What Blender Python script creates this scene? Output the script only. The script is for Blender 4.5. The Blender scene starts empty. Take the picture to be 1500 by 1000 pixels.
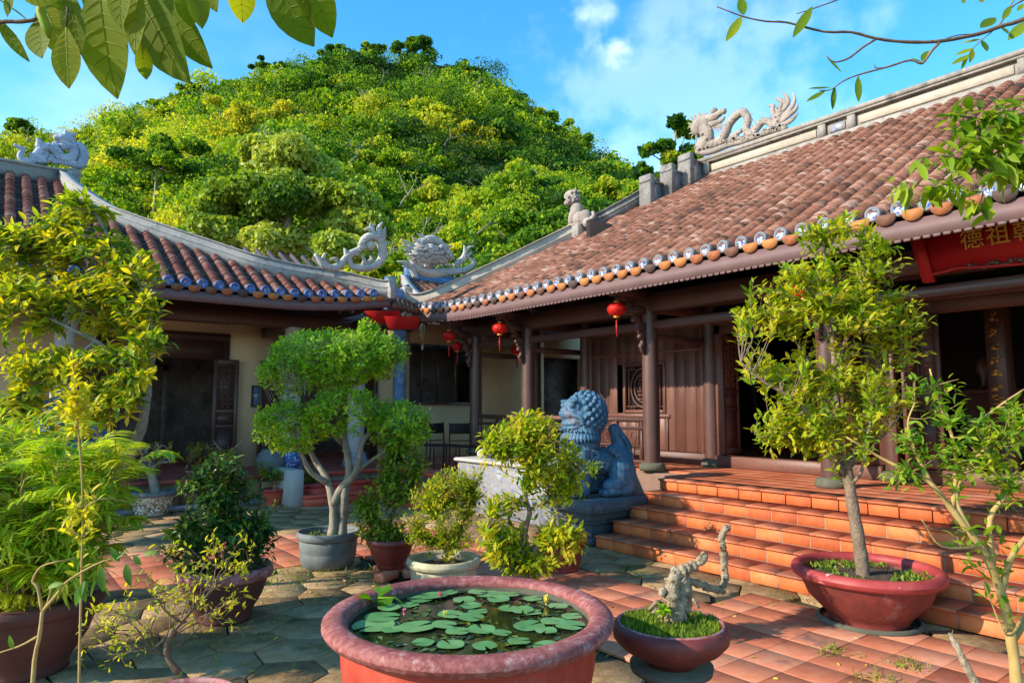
import bpy, math, random
import numpy as np
from mathutils import Vector
sc=bpy.context.scene; COL=sc.collection
R=math.radians
rng=np.random.default_rng(7); rnd=random.Random(7)
V=lambda *a: np.array(a,float)
# ---------------------------------------------------------------- survey of the place (camera station)
F=1000.; AZ=R(38); TL=math.atan(.095); HC=1.7
cr=V(math.cos(AZ),-math.sin(AZ),0); ch=V(math.sin(AZ),math.cos(AZ),0); cz=V(0,0,1)
cf=ch*math.cos(TL)+cz*math.sin(TL); cu=-ch*math.sin(TL)+cz*math.cos(TL); C0=V(0,0,HC)
def W(px,py,X=None,Y=None,Z=None,D=None):
    d=cf*F+cr*(px-750)+cu*(500-py)
    if X is not None: t=X/d[0]
    elif Y is not None: t=Y/d[1]
    elif Z is not None: t=(Z-HC)/d[2]
    else: t=D/d.dot(ch)
    return C0+d*t
def back(p,d):
    q=(p-C0)*V(1,1,0); return p+q/np.linalg.norm(q)*d
# ---------------------------------------------------------------- object helpers
OFF={}
def tag(o,label=None,cat=None,group=None,kind=None):
    if label:o['label']=label
    if cat:o['category']=cat
    if group:o['group']=group
    if kind:o['kind']=kind
    return o
def empty(name,loc=(0,0,0),label=None,cat=None,group=None,world=True,rz=0):
    o=bpy.data.objects.new(name,None); COL.objects.link(o); o.location=loc; o.rotation_euler=(0,0,rz)
    o.empty_display_size=.1
    OFF[o.name]=V(*loc) if world else V(0,0,0)
    return tag(o,label,cat,group)
class MB:
    def __init__(s): s.v=[];s.i=[];s.k=[];s.t=[];s.n=0
    def add(s,v,f,t=None):
        v=np.asarray(v,float).reshape(-1,3)
        if isinstance(f,np.ndarray):
            m,k=f.shape; s.i.append((f+s.n).ravel()); s.k.append(np.full(m,k))
        else:
            m=len(f); s.k.append(np.array([len(q) for q in f]))
            s.i.append(np.array([a for q in f for a in q])+s.n)
        if t is None: t=rnd.random()
        s.t.append(np.broadcast_to(np.asarray(t,float),(m,)).copy())
        s.v.append(v); s.n+=len(v)
    def box(s,c,d,rz=0,t=None,rot=None,bev=0):
        x,y,z=[a/2 for a in d]
        if bev:
            b=min(bev,x*.9,y*.9,z*.9); P=[];
            for zz,q in ((-z,b),(-z+b,0),(z-b,0),(z,b)):
                X,Y=x-q,y-q; bb=b*.6
                P+=[(-X+bb,-Y,zz),(X-bb,-Y,zz),(X,-Y+bb,zz),(X,Y-bb,zz),(X-bb,Y,zz),(-X+bb,Y,zz),(-X,Y-bb,zz),(-X,-Y+bb,zz)]
            P=np.array(P); Fc=[tuple(range(7,-1,-1)),tuple(range(24,32))]
            for r in range(3):
                for a in range(8): b2=(a+1)%8; Fc.append((r*8+a,r*8+b2,r*8+8+b2,r*8+8+a))
        else:
            P=np.array([(a,b,e) for e in(-z,z) for b in(-y,y) for a in(-x,x)])
            Fc=[(0,2,3,1),(4,5,7,6),(0,1,5,4),(2,6,7,3),(0,4,6,2),(1,3,7,5)]
        if rot is not None: P=P@np.array(rot).T
        if rz: c_,s_=math.cos(rz),math.sin(rz); P=P@np.array([[c_,s_,0],[-s_,c_,0],[0,0,1]])
        s.add(P+V(*c),Fc,t)
    def bx(s,a,b,t=None,bev=0):
        a,b=V(*a),V(*b); s.box((a+b)/2,np.abs(b-a),t=t,bev=bev)
    def beam(s,a,b,w,h,t=None,up=(0,0,1)):
        a,b=V(*a),V(*b); d=b-a; L=np.linalg.norm(d); d/=L; u=V(*up); r_=np.cross(d,u); r_/=np.linalg.norm(r_); u=np.cross(r_,d)
        s.box((a+b)/2,(L,w,h),rot=np.stack([d,-r_,u],1),t=t)
    def tube(s,p,r,n=6,t=None,cap=True,flat=1.,fd=None):
        p=np.asarray(p,float); m=len(p); r=np.broadcast_to(np.asarray(r,float),(m,))
        T=np.gradient(p,axis=0); T/=np.linalg.norm(T,axis=1)[:,None]+1e-9
        if fd is not None:
            B=np.broadcast_to(V(*fd),(m,3)); A=np.cross(T,B); A/=np.linalg.norm(A,axis=1)[:,None]+1e-9
        else:
            a=np.cross(T[0],V(.3,.2,1.)); 
            if np.linalg.norm(a)<.1:a=np.cross(T[0],V(1,0,0))
            A=np.empty((m,3)); 
            for k in range(m):
                a=a-T[k]*a.dot(T[k]); a/=np.linalg.norm(a)+1e-9; A[k]=a
            B=np.cross(T,A)
        th=np.arange(n)*2*math.pi/n
        P=p[:,None]+(A[:,None]*np.cos(th)[None,:,None]+B[:,None]*(np.sin(th)*flat)[None,:,None])*r[:,None,None]
        q=np.arange(n); q2=(q+1)%n
        Fc=np.concatenate([np.stack([k*n+q,k*n+q2,k*n+n+q2,k*n+n+q],1) for k in range(m-1)])
        s.add(P.reshape(-1,3),Fc,t)
        if cap:
            s.n-=m*n; s.add(np.zeros((0,3)),[tuple(range(n-1,-1,-1)),tuple(range((m-1)*n,m*n))],t if t is not None else .5); s.n+=m*n
    def lathe(s,prof,c=(0,0,0),n=40,t=None,wob=0,cap=False):
        pr=np.array(prof,float); m=len(pr); th=np.arange(n)*2*math.pi/n
        w=1+wob*np.sin(th*3+1)+wob*.6*np.sin(th*5)
        P=np.stack([pr[:,0,None]*np.cos(th)*w,pr[:,0,None]*np.sin(th)*w,np.broadcast_to(pr[:,1,None],(m,n))],2)+V(*c)
        q=np.arange(n);q2=(q+1)%n
        Fc=np.concatenate([np.stack([k*n+q,k*n+q2,k*n+n+q2,k*n+n+q],1) for k in range(m-1)])
        s.add(P.reshape(-1,3),Fc,t if t is not None else .5)
        if cap: s.n-=m*n; s.add(np.zeros((0,3)),[tuple(range((m-1)*n,m*n))],.5); s.n+=m*n
    def ell(s,c,r,n=10,t=None,rot=None):
        m=max(4,n//2+1); ph=np.linspace(0.02,math.pi-.02,m); th=np.arange(n)*2*math.pi/n
        P=np.stack([np.sin(ph)[:,None]*np.cos(th),np.sin(ph)[:,None]*np.sin(th),np.broadcast_to(np.cos(ph)[:,None],(m,n))],2).reshape(-1,3)*(V(*r) if np.ndim(r) else r)
        if rot is not None:P=P@np.array(rot).T
        q=np.arange(n);q2=(q+1)%n
        Fc=np.concatenate([np.stack([k*n+n+q,k*n+n+q2,k*n+q2,k*n+q],1) for k in range(m-1)])
        s.add(P+V(*c),Fc,t)
        s.n-=m*n; s.add(np.zeros((0,3)),[tuple(range(n)),tuple(range(m*n-1,(m-1)*n-1,-1))],.5); s.n+=m*n
    def inst(s,T,pos,M,size,t):
        TV,TF=T; N=len(pos)
        P=np.einsum('nij,kj->nki',M,TV)*np.asarray(size).reshape(-1,1,1)+pos[:,None]
        K=len(TV); Fa=(TF[None]+(np.arange(N)*K)[:,None,None]).reshape(-1,TF.shape[1])
        s.add(P.reshape(-1,3),Fa,np.repeat(t,len(TF)))
    def build(s,name,mat,parent=None,smooth=False,label=None):
        me=bpy.data.meshes.new(name)
        v=np.concatenate(s.v) if s.v else np.zeros((0,3))
        off=OFF.get(parent.name,V(0,0,0)) if parent else V(0,0,0)
        v=v-off
        i=np.concatenate(s.i).astype(np.int32); k=np.concatenate(s.k).astype(np.int32)
        me.vertices.add(len(v)); me.vertices.foreach_set('co',v.astype(np.float32).ravel())
        me.loops.add(len(i)); me.loops.foreach_set('vertex_index',i)
        me.polygons.add(len(k)); me.polygons.foreach_set('loop_start',np.concatenate([[0],np.cumsum(k)[:-1]]).astype(np.int32))
        if smooth: me.polygons.foreach_set('use_smooth',np.ones(len(k),bool))
        me.update(calc_edges=True)
        at=me.attributes.new('t','FLOAT','FACE'); at.data.foreach_set('value',np.concatenate(s.t).astype(np.float32))
        me.validate()
        if mat: me.materials.append(mat)
        o=bpy.data.objects.new(name,me); COL.objects.link(o)
        if parent: o.parent=parent
        OFF[o.name]=off
        if label:o['label']=label
        return o
def copy_tree(o,parent=None):
    kids=[c for c in COL.objects if c.parent==o]
    c=o.copy(); COL.objects.link(c); c.parent=parent
    for k in kids: copy_tree(k,c)
    return c
# ---------------------------------------------------------------- materials
def mat(name,cols,rough=.8,attr=.5,noise=(3,.5),bump=None,spec=.3,leaf=0,leafcol=None,metal=0,stain=None,coord='Object',ior=None,emit=None,fine=None,trans=0,coat=0):
    m=bpy.data.materials.new(name); m.use_nodes=True; N=m.node_tree.nodes; L=m.node_tree.links; N.clear()
    out=N.new('ShaderNodeOutputMaterial'); b=N.new('ShaderNodeBsdfPrincipled'); L.new(b.outputs[0],out.inputs[0])
    b.inputs['Roughness'].default_value=rough; b.inputs['Specular IOR Level'].default_value=spec; b.inputs['Metallic'].default_value=metal
    if coat: b.inputs['Coat Weight'].default_value=coat; b.inputs['Coat Roughness'].default_value=.15
    tc=N.new('ShaderNodeTexCoord'); co=tc.outputs[coord]
    at=N.new('ShaderNodeAttribute'); at.attribute_name='t'
    def math_(op,a,b_):
        n=N.new('ShaderNodeMath'); n.operation=op
        for k,x in enumerate((a,b_)):
            if isinstance(x,(int,float)): n.inputs[k].default_value=x
            else: L.new(x,n.inputs[k])
        return n.outputs[0]
    def noi(scale,det=5,r=.6):
        n=N.new('ShaderNodeTexNoise'); n.inputs['Scale'].default_value=scale; n.inputs['Detail'].default_value=det; n.inputs['Roughness'].default_value=r
        L.new(co,n.inputs['Vector']); return n.outputs[0]
    f=math_('MULTIPLY',at.outputs['Fac'],attr)
    if noise:
        nn=math_('SUBTRACT',noi(noise[0]),.5); nn=math_('MULTIPLY',nn,noise[1]*2.2); f=math_('ADD',f,nn)
        if fine:
            n2=math_('MULTIPLY',math_('SUBTRACT',noi(fine[0],6,.7),.5),fine[1]*2.2); f=math_('ADD',f,n2)
        f=math_('ADD',f,(1-attr)*.5)
    rp=N.new('ShaderNodeValToRGB'); L.new(f,rp.inputs[0])
    if len(cols)==1: cols=[cols[0],cols[0]]
    el=rp.color_ramp.elements
    for k in range(len(cols)-2): el.new(.5)
    for k,c in enumerate(cols):
        el[k].position=.12+.76*k/(len(cols)-1); el[k].color=(*c,1)
    colr=rp.outputs[0]
    if stain: # (colour, scale, threshold, softness)
        s1=noi(stain[1],6,.65); mr=N.new('ShaderNodeMapRange'); L.new(s1,mr.inputs[0]); mr.inputs[1].default_value=stain[2]; mr.inputs[2].default_value=stain[2]+stain[3]
        mx=N.new('ShaderNodeMix'); mx.data_type='RGBA'; L.new(mr.outputs[0],mx.inputs[0]); L.new(colr,mx.inputs[6]); mx.inputs[7].default_value=(*stain[0],1); colr=mx.outputs[2]
    L.new(colr,b.inputs['Base Color'])
    if bump:
        bn=N.new('ShaderNodeBump'); bn.inputs['Strength'].default_value=bump[1]; bn.inputs['Distance'].default_value=bump[2] if len(bump)>2 else .02
        L.new(noi(bump[0],8,.65),bn.inputs['Height']); L.new(bn.outputs[0],b.inputs['Normal'])
    if leaf:
        tr=N.new('ShaderNodeBsdfTranslucent'); mx=N.new('ShaderNodeMixShader'); mx.inputs[0].default_value=leaf
        hs=N.new('ShaderNodeMix'); hs.data_type='RGBA'; hs.blend_type='MULTIPLY'; hs.inputs[0].default_value=1; L.new(colr,hs.inputs[6]); hs.inputs[7].default_value=(*(leafcol or (1.9,1.75,.45)),1)
        hs.clamp_result=False
        L.new(hs.outputs[2],tr.inputs[0]); L.new(b.outputs[0],mx.inputs[1]); L.new(tr.outputs[0],mx.inputs[2]); L.new(mx.outputs[0],out.inputs[0])
    m['_']=0; del m['_']
    return m
def M1(name,c,rough=.7,**k):
    a=tuple(x*.78 for x in c); d=tuple(min(1,x*1.2) for x in c)
    k.setdefault('attr',.3); return mat(name,[a,c,d],rough,**k)
m_tile=mat('roof tile',[(.045,.026,.02),(.125,.052,.032),(.20,.082,.050),(.27,.13,.088),(.36,.25,.20)],.85,attr=.7,noise=(.8,.45),fine=(22,.3),bump=(40,.6,.012),stain=((.06,.05,.04),2.2,.57,.14))
m_tile2=mat('roof tile dark',[(.08,.03,.025),(.19,.06,.042),(.27,.09,.065),(.33,.15,.11),(.36,.24,.19)],.85,attr=.8,noise=(1.3,.25),fine=(22,.25),bump=(40,.5,.01),stain=((.06,.055,.06),2.2,.58,.14))
m_chan=mat('channel tile',[(.03,.022,.02),(.07,.042,.034),(.13,.08,.06)],.9,attr=.6,noise=(3,.4),bump=(30,.4,.01))
m_drip=mat('drip tile',[(.09,.055,.045),(.19,.085,.055),(.40,.125,.045),(.50,.19,.06)],.8,attr=.9,noise=(9,.3),bump=(30,.4,.008))
m_plaster=mat('old plaster',[(.16,.14,.12),(.28,.245,.21),(.38,.34,.29)],.9,attr=.1,noise=(1.8,.5),fine=(14,.4),bump=(18,.5,.015),stain=((.09,.085,.08),3.1,.55,.18))
m_plasterc=mat('cream ridge plaster',[(.28,.23,.17),(.42,.35,.27),(.50,.43,.35)],.9,attr=.1,noise=(1.5,.5),fine=(14,.3),bump=(18,.4,.01),stain=((.20,.18,.16),4.,.58,.2))
m_plasterw=mat('pale ridge plaster',[(.20,.19,.18),(.34,.32,.29),(.44,.41,.37)],.9,attr=.1,noise=(1.5,.5),fine=(12,.4),bump=(18,.5,.012),stain=((.12,.12,.13),3.,.57,.16))
m_plasterd=mat('dark weathered render',[(.10,.09,.085),(.20,.18,.165),(.34,.31,.28)],.9,attr=.1,noise=(2.2,.6),fine=(14,.4),bump=(18,.5,.015),stain=((.05,.048,.045),3.1,.55,.18))
m_dragon=mat('weathered carved stone',[(.17,.14,.12),(.31,.255,.215),(.42,.35,.30)],.9,attr=.15,noise=(4,.5),fine=(25,.3),bump=(28,.7,.02),stain=((.14,.12,.11),6,.6,.15))
m_dragonw=mat('white carved stone',[(.30,.27,.235),(.46,.42,.37),(.56,.52,.47)],.9,attr=.15,noise=(4,.5),fine=(25,.3),bump=(28,.6,.015),stain=((.22,.2,.2),6,.63,.15))
m_dragon_shade=mat('shade tinted carved stone',[(.22,.24,.30),(.38,.40,.48),(.50,.52,.60)],.9,attr=.15,noise=(4,.5),fine=(25,.3),bump=(28,.6,.015),stain=((.2,.2,.24),6,.63,.15))  # bluish cast paints the shade on the left ridge carving into its stone
m_wood=mat('dark varnished timber',[(.05,.024,.019),(.09,.042,.032),(.13,.062,.046)],.42,attr=.4,noise=(2,.4),fine=(30,.25),bump=(40,.15,.005),spec=.45)
m_panel=mat('brown timber boards',[(.075,.03,.021),(.125,.052,.036),(.18,.082,.058)],.5,attr=.6,noise=(2,.35),fine=(30,.3),bump=(40,.2,.004),spec=.4)
m_fascia=mat('painted fascia',[(.10,.055,.05),(.15,.085,.08),(.19,.11,.10)],.6,attr=.3,noise=(3,.4),bump=(20,.1,.01))
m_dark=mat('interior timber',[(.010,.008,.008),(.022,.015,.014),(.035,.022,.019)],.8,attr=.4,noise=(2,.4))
m_steps=mat('terracotta step tile',[(.36,.070,.022),(.50,.110,.030),(.60,.155,.042),(.62,.23,.09)],.7,attr=.5,noise=(2.2,.35),fine=(16,.3),bump=(14,.15,.008),stain=((.30,.12,.08),3.5,.60,.2),spec=.35)
m_grout=mat('pale mortar',[(.22,.12,.08),(.34,.21,.15)],.9,attr=0,noise=(9,.4))
m_redtile=mat('red floor tile',[(.30,.075,.035),(.44,.125,.060),(.52,.175,.09),(.55,.25,.15)],.7,attr=.55,noise=(1.6,.4),fine=(12,.35),bump=(12,.2,.006),stain=((.20,.10,.085),2.4,.58,.14),spec=.35)
m_stone=mat('old paving stone',[(.11,.062,.026),(.23,.138,.060),(.34,.215,.105),(.44,.30,.17)],.8,attr=.35,noise=(1.1,.5),fine=(8,.55),bump=(9,.7,.03),stain=((.12,.12,.025),1.3,.57,.10),spec=.3)
m_earth=mat('dark joint earth',[(.03,.028,.02),(.06,.055,.03),(.07,.09,.02)],.95,attr=0,noise=(3,.5),bump=(40,.6,.02))
m_cream=mat('cream wall paint',[(.56,.40,.22),(.72,.53,.32),(.76,.60,.40)],.85,attr=.1,noise=(1.2,.4),fine=(10,.2),bump=(8,.1,.01))
m_white=mat('whitewash',[(.26,.25,.235),(.38,.37,.35),(.46,.45,.42)],.8,attr=.1,noise=(2,.4),bump=(10,.1,.01))
m_floor2=mat('red gallery floor',[(.36,.08,.06),(.50,.12,.09),(.56,.17,.13)],.5,attr=.4,noise=(2,.4),fine=(10,.2),stain=((.25,.1,.08),3,.6,.2))
m_rstep=mat('red painted step',[(.42,.055,.035),(.55,.085,.05),(.62,.14,.09)],.5,attr=.3,noise=(3,.5),stain=((.25,.08,.06),4,.6,.15))
m_blueg=mat('blue glazed render',[(.05,.10,.20),(.10,.19,.34),(.26,.33,.44)],.6,attr=.2,noise=(4,.5),bump=(15,.4,.015),stain=((.35,.35,.36),5,.6,.12))
m_red=mat('red lacquer',[(.35,.012,.012),(.45,.02,.018)],.4,attr=.3,noise=(3,.4))
m_gold=M1('gold leaf',(.62,.33,.06),.4,noise=(20,.3),metal=.35)
m_lantern=mat('red silk',[(.60,.015,.012),(.78,.03,.02)],.45,attr=.4,noise=(6,.3),leaf=.35,leafcol=(1.2,.9,.8))
m_bronze=M1('brass',(.5,.33,.12),.35,noise=(9,.3),metal=.7)
m_bark=mat('pale bark',[(.13,.105,.075),(.26,.22,.165),(.40,.35,.28)],.9,attr=.2,noise=(9,.5),fine=(40,.3),bump=(26,.8,.012))
m_barkp=mat('patchy bark',[(.10,.07,.05),(.21,.145,.095),(.31,.235,.17)],.9,attr=.1,noise=(7,.5),fine=(45,.5),bump=(30,1.,.015),stain=((.50,.44,.38),9,.60,.05))
m_bark2=mat('brown bark',[(.07,.045,.028),(.16,.105,.065),(.26,.19,.125)],.9,attr=.3,noise=(9,.5),fine=(40,.3),bump=(26,.7,.01))
m_bark3=mat('yellowish bark',[(.22,.14,.04),(.40,.26,.085),(.48,.34,.14)],.85,attr=.3,noise=(9,.5),bump=(26,.5,.008))
m_drift=mat('bleached driftwood',[(.13,.085,.045),(.37,.27,.165),(.56,.46,.33)],.95,attr=.35,noise=(14,.6),fine=(60,.6),bump=(38,1.,.03),stain=((.06,.04,.02),18,.57,.08))
m_soil=mat('potting soil',[(.035,.022,.014),(.085,.055,.035),(.13,.09,.06)],.95,attr=.2,noise=(14,.6),bump=(30,1.,.02))
m_pred=mat('red glazed pot',[(.07,.016,.013),(.17,.026,.018),(.28,.048,.032)],.6,attr=.2,noise=(2.2,.6),fine=(14,.45),stain=((.22,.10,.08),5.5,.60,.10),spec=.5,bump=(12,.1,.008))
m_pred2=mat('dark red pot',[(.09,.016,.014),(.17,.026,.02),(.26,.05,.04)],.4,attr=.2,noise=(3,.5),stain=((.22,.12,.10),7,.63,.1),spec=.5,bump=(12,.1,.008))
m_rimpink=mat('worn pink rim',[(.16,.045,.045),(.33,.11,.10),(.50,.25,.23)],.65,attr=.1,noise=(5,.45),fine=(34,.7),bump=(30,.5,.01),stain=((.50,.30,.30),13,.5,.25))
m_rimred=mat('worn red rim',[(.22,.025,.025),(.34,.045,.042),(.42,.09,.08)],.5,attr=.1,noise=(4,.5),fine=(24,.2),stain=((.66,.48,.45),7,.64,.05),bump=(20,.15,.008))
m_tubrim=mat('worn tub rim',[(.11,.028,.026),(.23,.058,.050),(.31,.105,.09),(.40,.20,.17)],.65,attr=.1,noise=(5,.35),fine=(40,.6),stain=((.42,.26,.25),20,.56,.2),bump=(34,.5,.008))
m_tub=mat('tub red paint',[(.25,.028,.016),(.40,.05,.028),(.50,.10,.055)],.55,attr=.1,noise=(1.5,.5),fine=(9,.4),stain=((.30,.12,.10),2.8,.57,.12),bump=(14,.25,.012))
m_brown=mat('brown clay pot',[(.06,.022,.018),(.11,.04,.032),(.16,.065,.05)],.6,attr=.1,noise=(3,.5),bump=(10,.2,.01))
m_grey=mat('grey cement pot',[(.075,.085,.085),(.145,.16,.16),(.23,.235,.22)],.7,attr=.1,noise=(2.5,.5),fine=(12,.3),stain=((.12,.12,.08),4,.58,.15),bump=(20,.3,.01))
m_creamp=mat('cream cement pot',[(.30,.25,.15),(.46,.40,.25),(.55,.50,.34)],.75,attr=.1,noise=(3,.5),fine=(12,.3),stain=((.2,.17,.09),4,.58,.15),bump=(20,.3,.01))
m_pebble=mat('pebbledash',[(.20,.12,.07),(.42,.30,.19),(.62,.50,.38),(.75,.68,.58)],.7,attr=1,noise=(3,.1))
m_standc=mat('mossy cement stand',[(.05,.05,.035),(.10,.095,.065),(.17,.15,.11)],.9,attr=.1,noise=(4,.5),bump=(20,.5,.015))
m_lionb=mat('blue painted stone',[(.018,.055,.09),(.038,.105,.165),(.07,.15,.225),(.20,.27,.32)],.6,attr=.0,noise=(4,.4),fine=(26,.5),bump=(45,.5,.008),stain=((.20,.17,.20),3.2,.57,.15),spec=.35)
m_ped=mat('speckled pedestal stone',[(.02,.032,.042),(.05,.065,.08),(.08,.10,.12),(.30,.33,.36)],.7,attr=.0,noise=(3,.15),fine=(60,.75),bump=(40,.4,.008))
m_lily=mat('lily pad',[(.05,.15,.04),(.10,.25,.075),(.19,.33,.12)],.35,attr=.6,noise=(9,.35),spec=.5,stain=((.30,.30,.05),8,.66,.08),bump=(10,.2,.01))
m_water=mat('dark pond water',[(.008,.012,.005),(.018,.024,.009),(.04,.045,.012)],.04,attr=0,noise=(5,.5),spec=.5,bump=(9,.05,.01))
m_moss=mat('moss and weeds',[(.06,.12,.01),(.15,.24,.02),(.28,.34,.03)],.9,attr=.8,noise=(8,.3),leaf=.3)
m_cable=M1('grey metal',(.2,.2,.2),.5,noise=(9,.3))
m_glass=M1('picture glass',(.12,.2,.32),.15,noise=(3,.3),spec=.6)
m_rock=mat('hill rock and earth',[(.02,.04,.008),(.045,.08,.012),(.09,.11,.03)],.95,attr=0,noise=(.2,.5))
m_tube=M1('fluorescent fitting',(.7,.68,.62),.5,noise=(3,.1))
# blue and white patterned ceramic
def bw_mat(name,scale,kind='noise',thr=.52):
    m=bpy.data.materials.new(name); m.use_nodes=True; N=m.node_tree.nodes; L=m.node_tree.links
    b=N['Principled BSDF']; b.inputs['Roughness'].default_value=.3
    tc=N.new('ShaderNodeTexCoord')
    if kind=='mosaic':
        v=N.new('ShaderNodeTexVoronoi'); v.inputs['Scale'].default_value=scale; L.new(tc.outputs['Object'],v.inputs['Vector'])
        rp=N.new('ShaderNodeValToRGB'); L.new(v.outputs['Color'],rp.inputs[0]); e=rp.color_ramp.elements; e[0].color=(.12,.17,.36,1); e[0].position=.18; e[1].color=(.34,.34,.34,1); e[1].position=.28
        x=e.new(.5); x.color=(.27,.25,.22,1)
        v2=N.new('ShaderNodeTexVoronoi'); v2.feature='DISTANCE_TO_EDGE'; v2.inputs['Scale'].default_value=scale; L.new(tc.outputs['Object'],v2.inputs['Vector'])
        mr=N.new('ShaderNodeMapRange'); L.new(v2.outputs[0],mr.inputs[0]); mr.inputs[1].default_value=.02; mr.inputs[2].default_value=.06
        mx=N.new('ShaderNodeMix'); mx.data_type='RGBA'; L.new(mr.outputs[0],mx.inputs[0]); mx.inputs[6].default_value=(.22,.2,.18,1)
        n=N.new('ShaderNodeTexNoise'); n.inputs['Scale'].default_value=scale*3.2; n.inputs['Detail'].default_value=3; L.new(tc.outputs['Object'],n.inputs['Vector'])
        r2=N.new('ShaderNodeMapRange'); L.new(n.outputs[0],r2.inputs[0]); r2.inputs[1].default_value=.55; r2.inputs[2].default_value=.6
        m2=N.new('ShaderNodeMix'); m2.data_type='RGBA'; L.new(r2.outputs[0],m2.inputs[0]); L.new(rp.outputs[0],m2.inputs[6]); m2.inputs[7].default_value=(.12,.17,.36,1)
        L.new(m2.outputs[2],mx.inputs[7]); L.new(mx.outputs[2],b.inputs['Base Color'])
    else:
        n=N.new('ShaderNodeTexNoise'); n.inputs['Scale'].default_value=scale; n.inputs['Detail'].default_value=2; L.new(tc.outputs['Object'],n.inputs['Vector'])
        oi=N.new('ShaderNodeObjectInfo'); ad=N.new('ShaderNodeVectorMath'); ad.operation='ADD'; L.new(tc.outputs['Object'],ad.inputs[0])
        cx=N.new('ShaderNodeCombineXYZ'); mm=N.new('ShaderNodeMath'); mm.operation='MULTIPLY'; mm.inputs[1].default_value=7; L.new(oi.outputs['Random'],mm.inputs[0]); L.new(mm.outputs[0],cx.inputs[2]); L.new(cx.outputs[0],ad.inputs[1]); L.new(ad.outputs[0],n.inputs['Vector'])
        r2=N.new('ShaderNodeMapRange'); L.new(n.outputs[0],r2.inputs[0]); r2.inputs[1].default_value=thr; r2.inputs[2].default_value=thr+.03
        m2=N.new('ShaderNodeMix'); m2.data_type='RGBA'; L.new(r2.outputs[0],m2.inputs[0]); m2.inputs[6].default_value=(.46,.49,.52,1); m2.inputs[7].default_value=(.02,.07,.30,1)
        L.new(m2.outputs[2],b.inputs['Base Color'])
    return m
m_disc=bw_mat('blue and white glaze',32,thr=.50); m_discb=bw_mat('blue glaze',30,thr=.42); m_mosaic=bw_mat('blue and white mosaic',13,'mosaic'); m_discr=M1('disc collar',(.20,.20,.21),.7,noise=(20,.4))
m_discrb=M1('blue disc collar',(.06,.14,.33),.6,noise=(20,.4))
def leafmat(name,cols,leaf=.46,rough=.5,lc=None,attr=.9,nz=(2.5,.16)):
    return mat(name,cols,rough,attr=attr,noise=nz,leaf=leaf,leafcol=lc,spec=.22)
l_yel=leafmat('yellow green leaf',[(.07,.15,.010),(.18,.29,.012),(.36,.42,.02),(.58,.48,.03)])
l_mag=leafmat('old gold green leaf',[(.05,.125,.010),(.14,.24,.012),(.31,.37,.018),(.54,.46,.03)])
l_bon=leafmat('fresh green leaf',[(.06,.17,.010),(.14,.33,.013),(.27,.46,.02),(.38,.50,.03)])
l_dark=leafmat('dark glossy leaf',[(.012,.045,.012),(.03,.085,.018),(.06,.14,.02),(.17,.24,.03)],.22,.3)
l_palm=leafmat('palm frond leaf',[(.07,.18,.015),(.17,.34,.015),(.34,.47,.02),(.5,.52,.05)],.4)
l_tree=leafmat('gold green leaf',[(.06,.15,.010),(.17,.29,.013),(.33,.42,.018),(.50,.44,.028)])
l_mid=leafmat('mid green leaf',[(.035,.10,.015),(.08,.18,.02),(.17,.28,.02),(.36,.40,.03)],.35)
l_top=leafmat('backlight tinted big leaf',[(.12,.17,.008),(.20,.25,.010),(.36,.36,.02)],.6,.6,lc=(1.5,1.45,.4))  # yellow glow of light from behind is put into the leaf colour
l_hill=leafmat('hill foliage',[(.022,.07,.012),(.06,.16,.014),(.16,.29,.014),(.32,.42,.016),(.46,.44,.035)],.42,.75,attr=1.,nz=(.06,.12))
# ---------------------------------------------------------------- leaf templates  (x side, y along, z normal)
def leafT(n=4,w=.36,fold=.12,droop=.25,pw=1.,wave=0):
    vs=[];fs=[]
    for k in range(n+1):
        u=k/n; ww=w*.5*(math.sin(math.pi*min(1,u**pw*.98+.02)))**.8 if 0<k<n else .01
        z=-droop*u*u; zz=fold*ww*2
        vs+=[(-ww,u,z+zz+wave*math.sin(u*9)),(0,u,z),(ww,u,z+zz-wave*math.sin(u*9))]
    for k in range(n):
        a=k*3; fs+=[(a,a+1,a+4,a+3),(a+1,a+2,a+5,a+4)]
    return np.array(vs),np.array(fs)
T_lo=leafT(2,.42,.2,.12); T_mid=leafT(3,.38,.18,.22); T_hi=leafT(6,.36,.15,.3); T_nar=leafT(3,.12,.2,.3); T_hang=leafT(8,.36,.12,.25,wave=.006)
T_quad=(np.array([(-.5,0,0),(.5,.1,.1),(.45,1,0),(-.4,.9,.12)]),np.array([[0,1,2,3]]))
def nrm(a): return a/(np.linalg.norm(a,axis=-1,keepdims=True)+1e-9)
def frames(d,up):
    d=nrm(d); s=nrm(np.cross(d,up)); n=np.cross(s,d); return np.stack([s,d,n],2)
def scatter(mb,T,pos,d,up,size,t): mb.inst(T,pos,frames(d,up),size,t)
def bez(a,b,c,n=6):
    u=np.linspace(0,1,n)[:,None]; return a*(1-u)**2+2*b*u*(1-u)+c*u*u
def smooth_path(P,n=4):
    P=np.asarray(P,float); out=[]
    Q=np.vstack([2*P[0]-P[1],P,2*P[-1]-P[-2]])
    for k in range(1,len(Q)-2):
        for u in np.arange(n)/n:
            out.append(.5*((2*Q[k])+(-Q[k-1]+Q[k+1])*u+(2*Q[k-1]-5*Q[k]+4*Q[k+1]-Q[k+2])*u*u+(-Q[k-1]+3*Q[k]-3*Q[k+1]+Q[k+2])*u**3))
    out.append(Q[-2]); return np.array(out)
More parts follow.
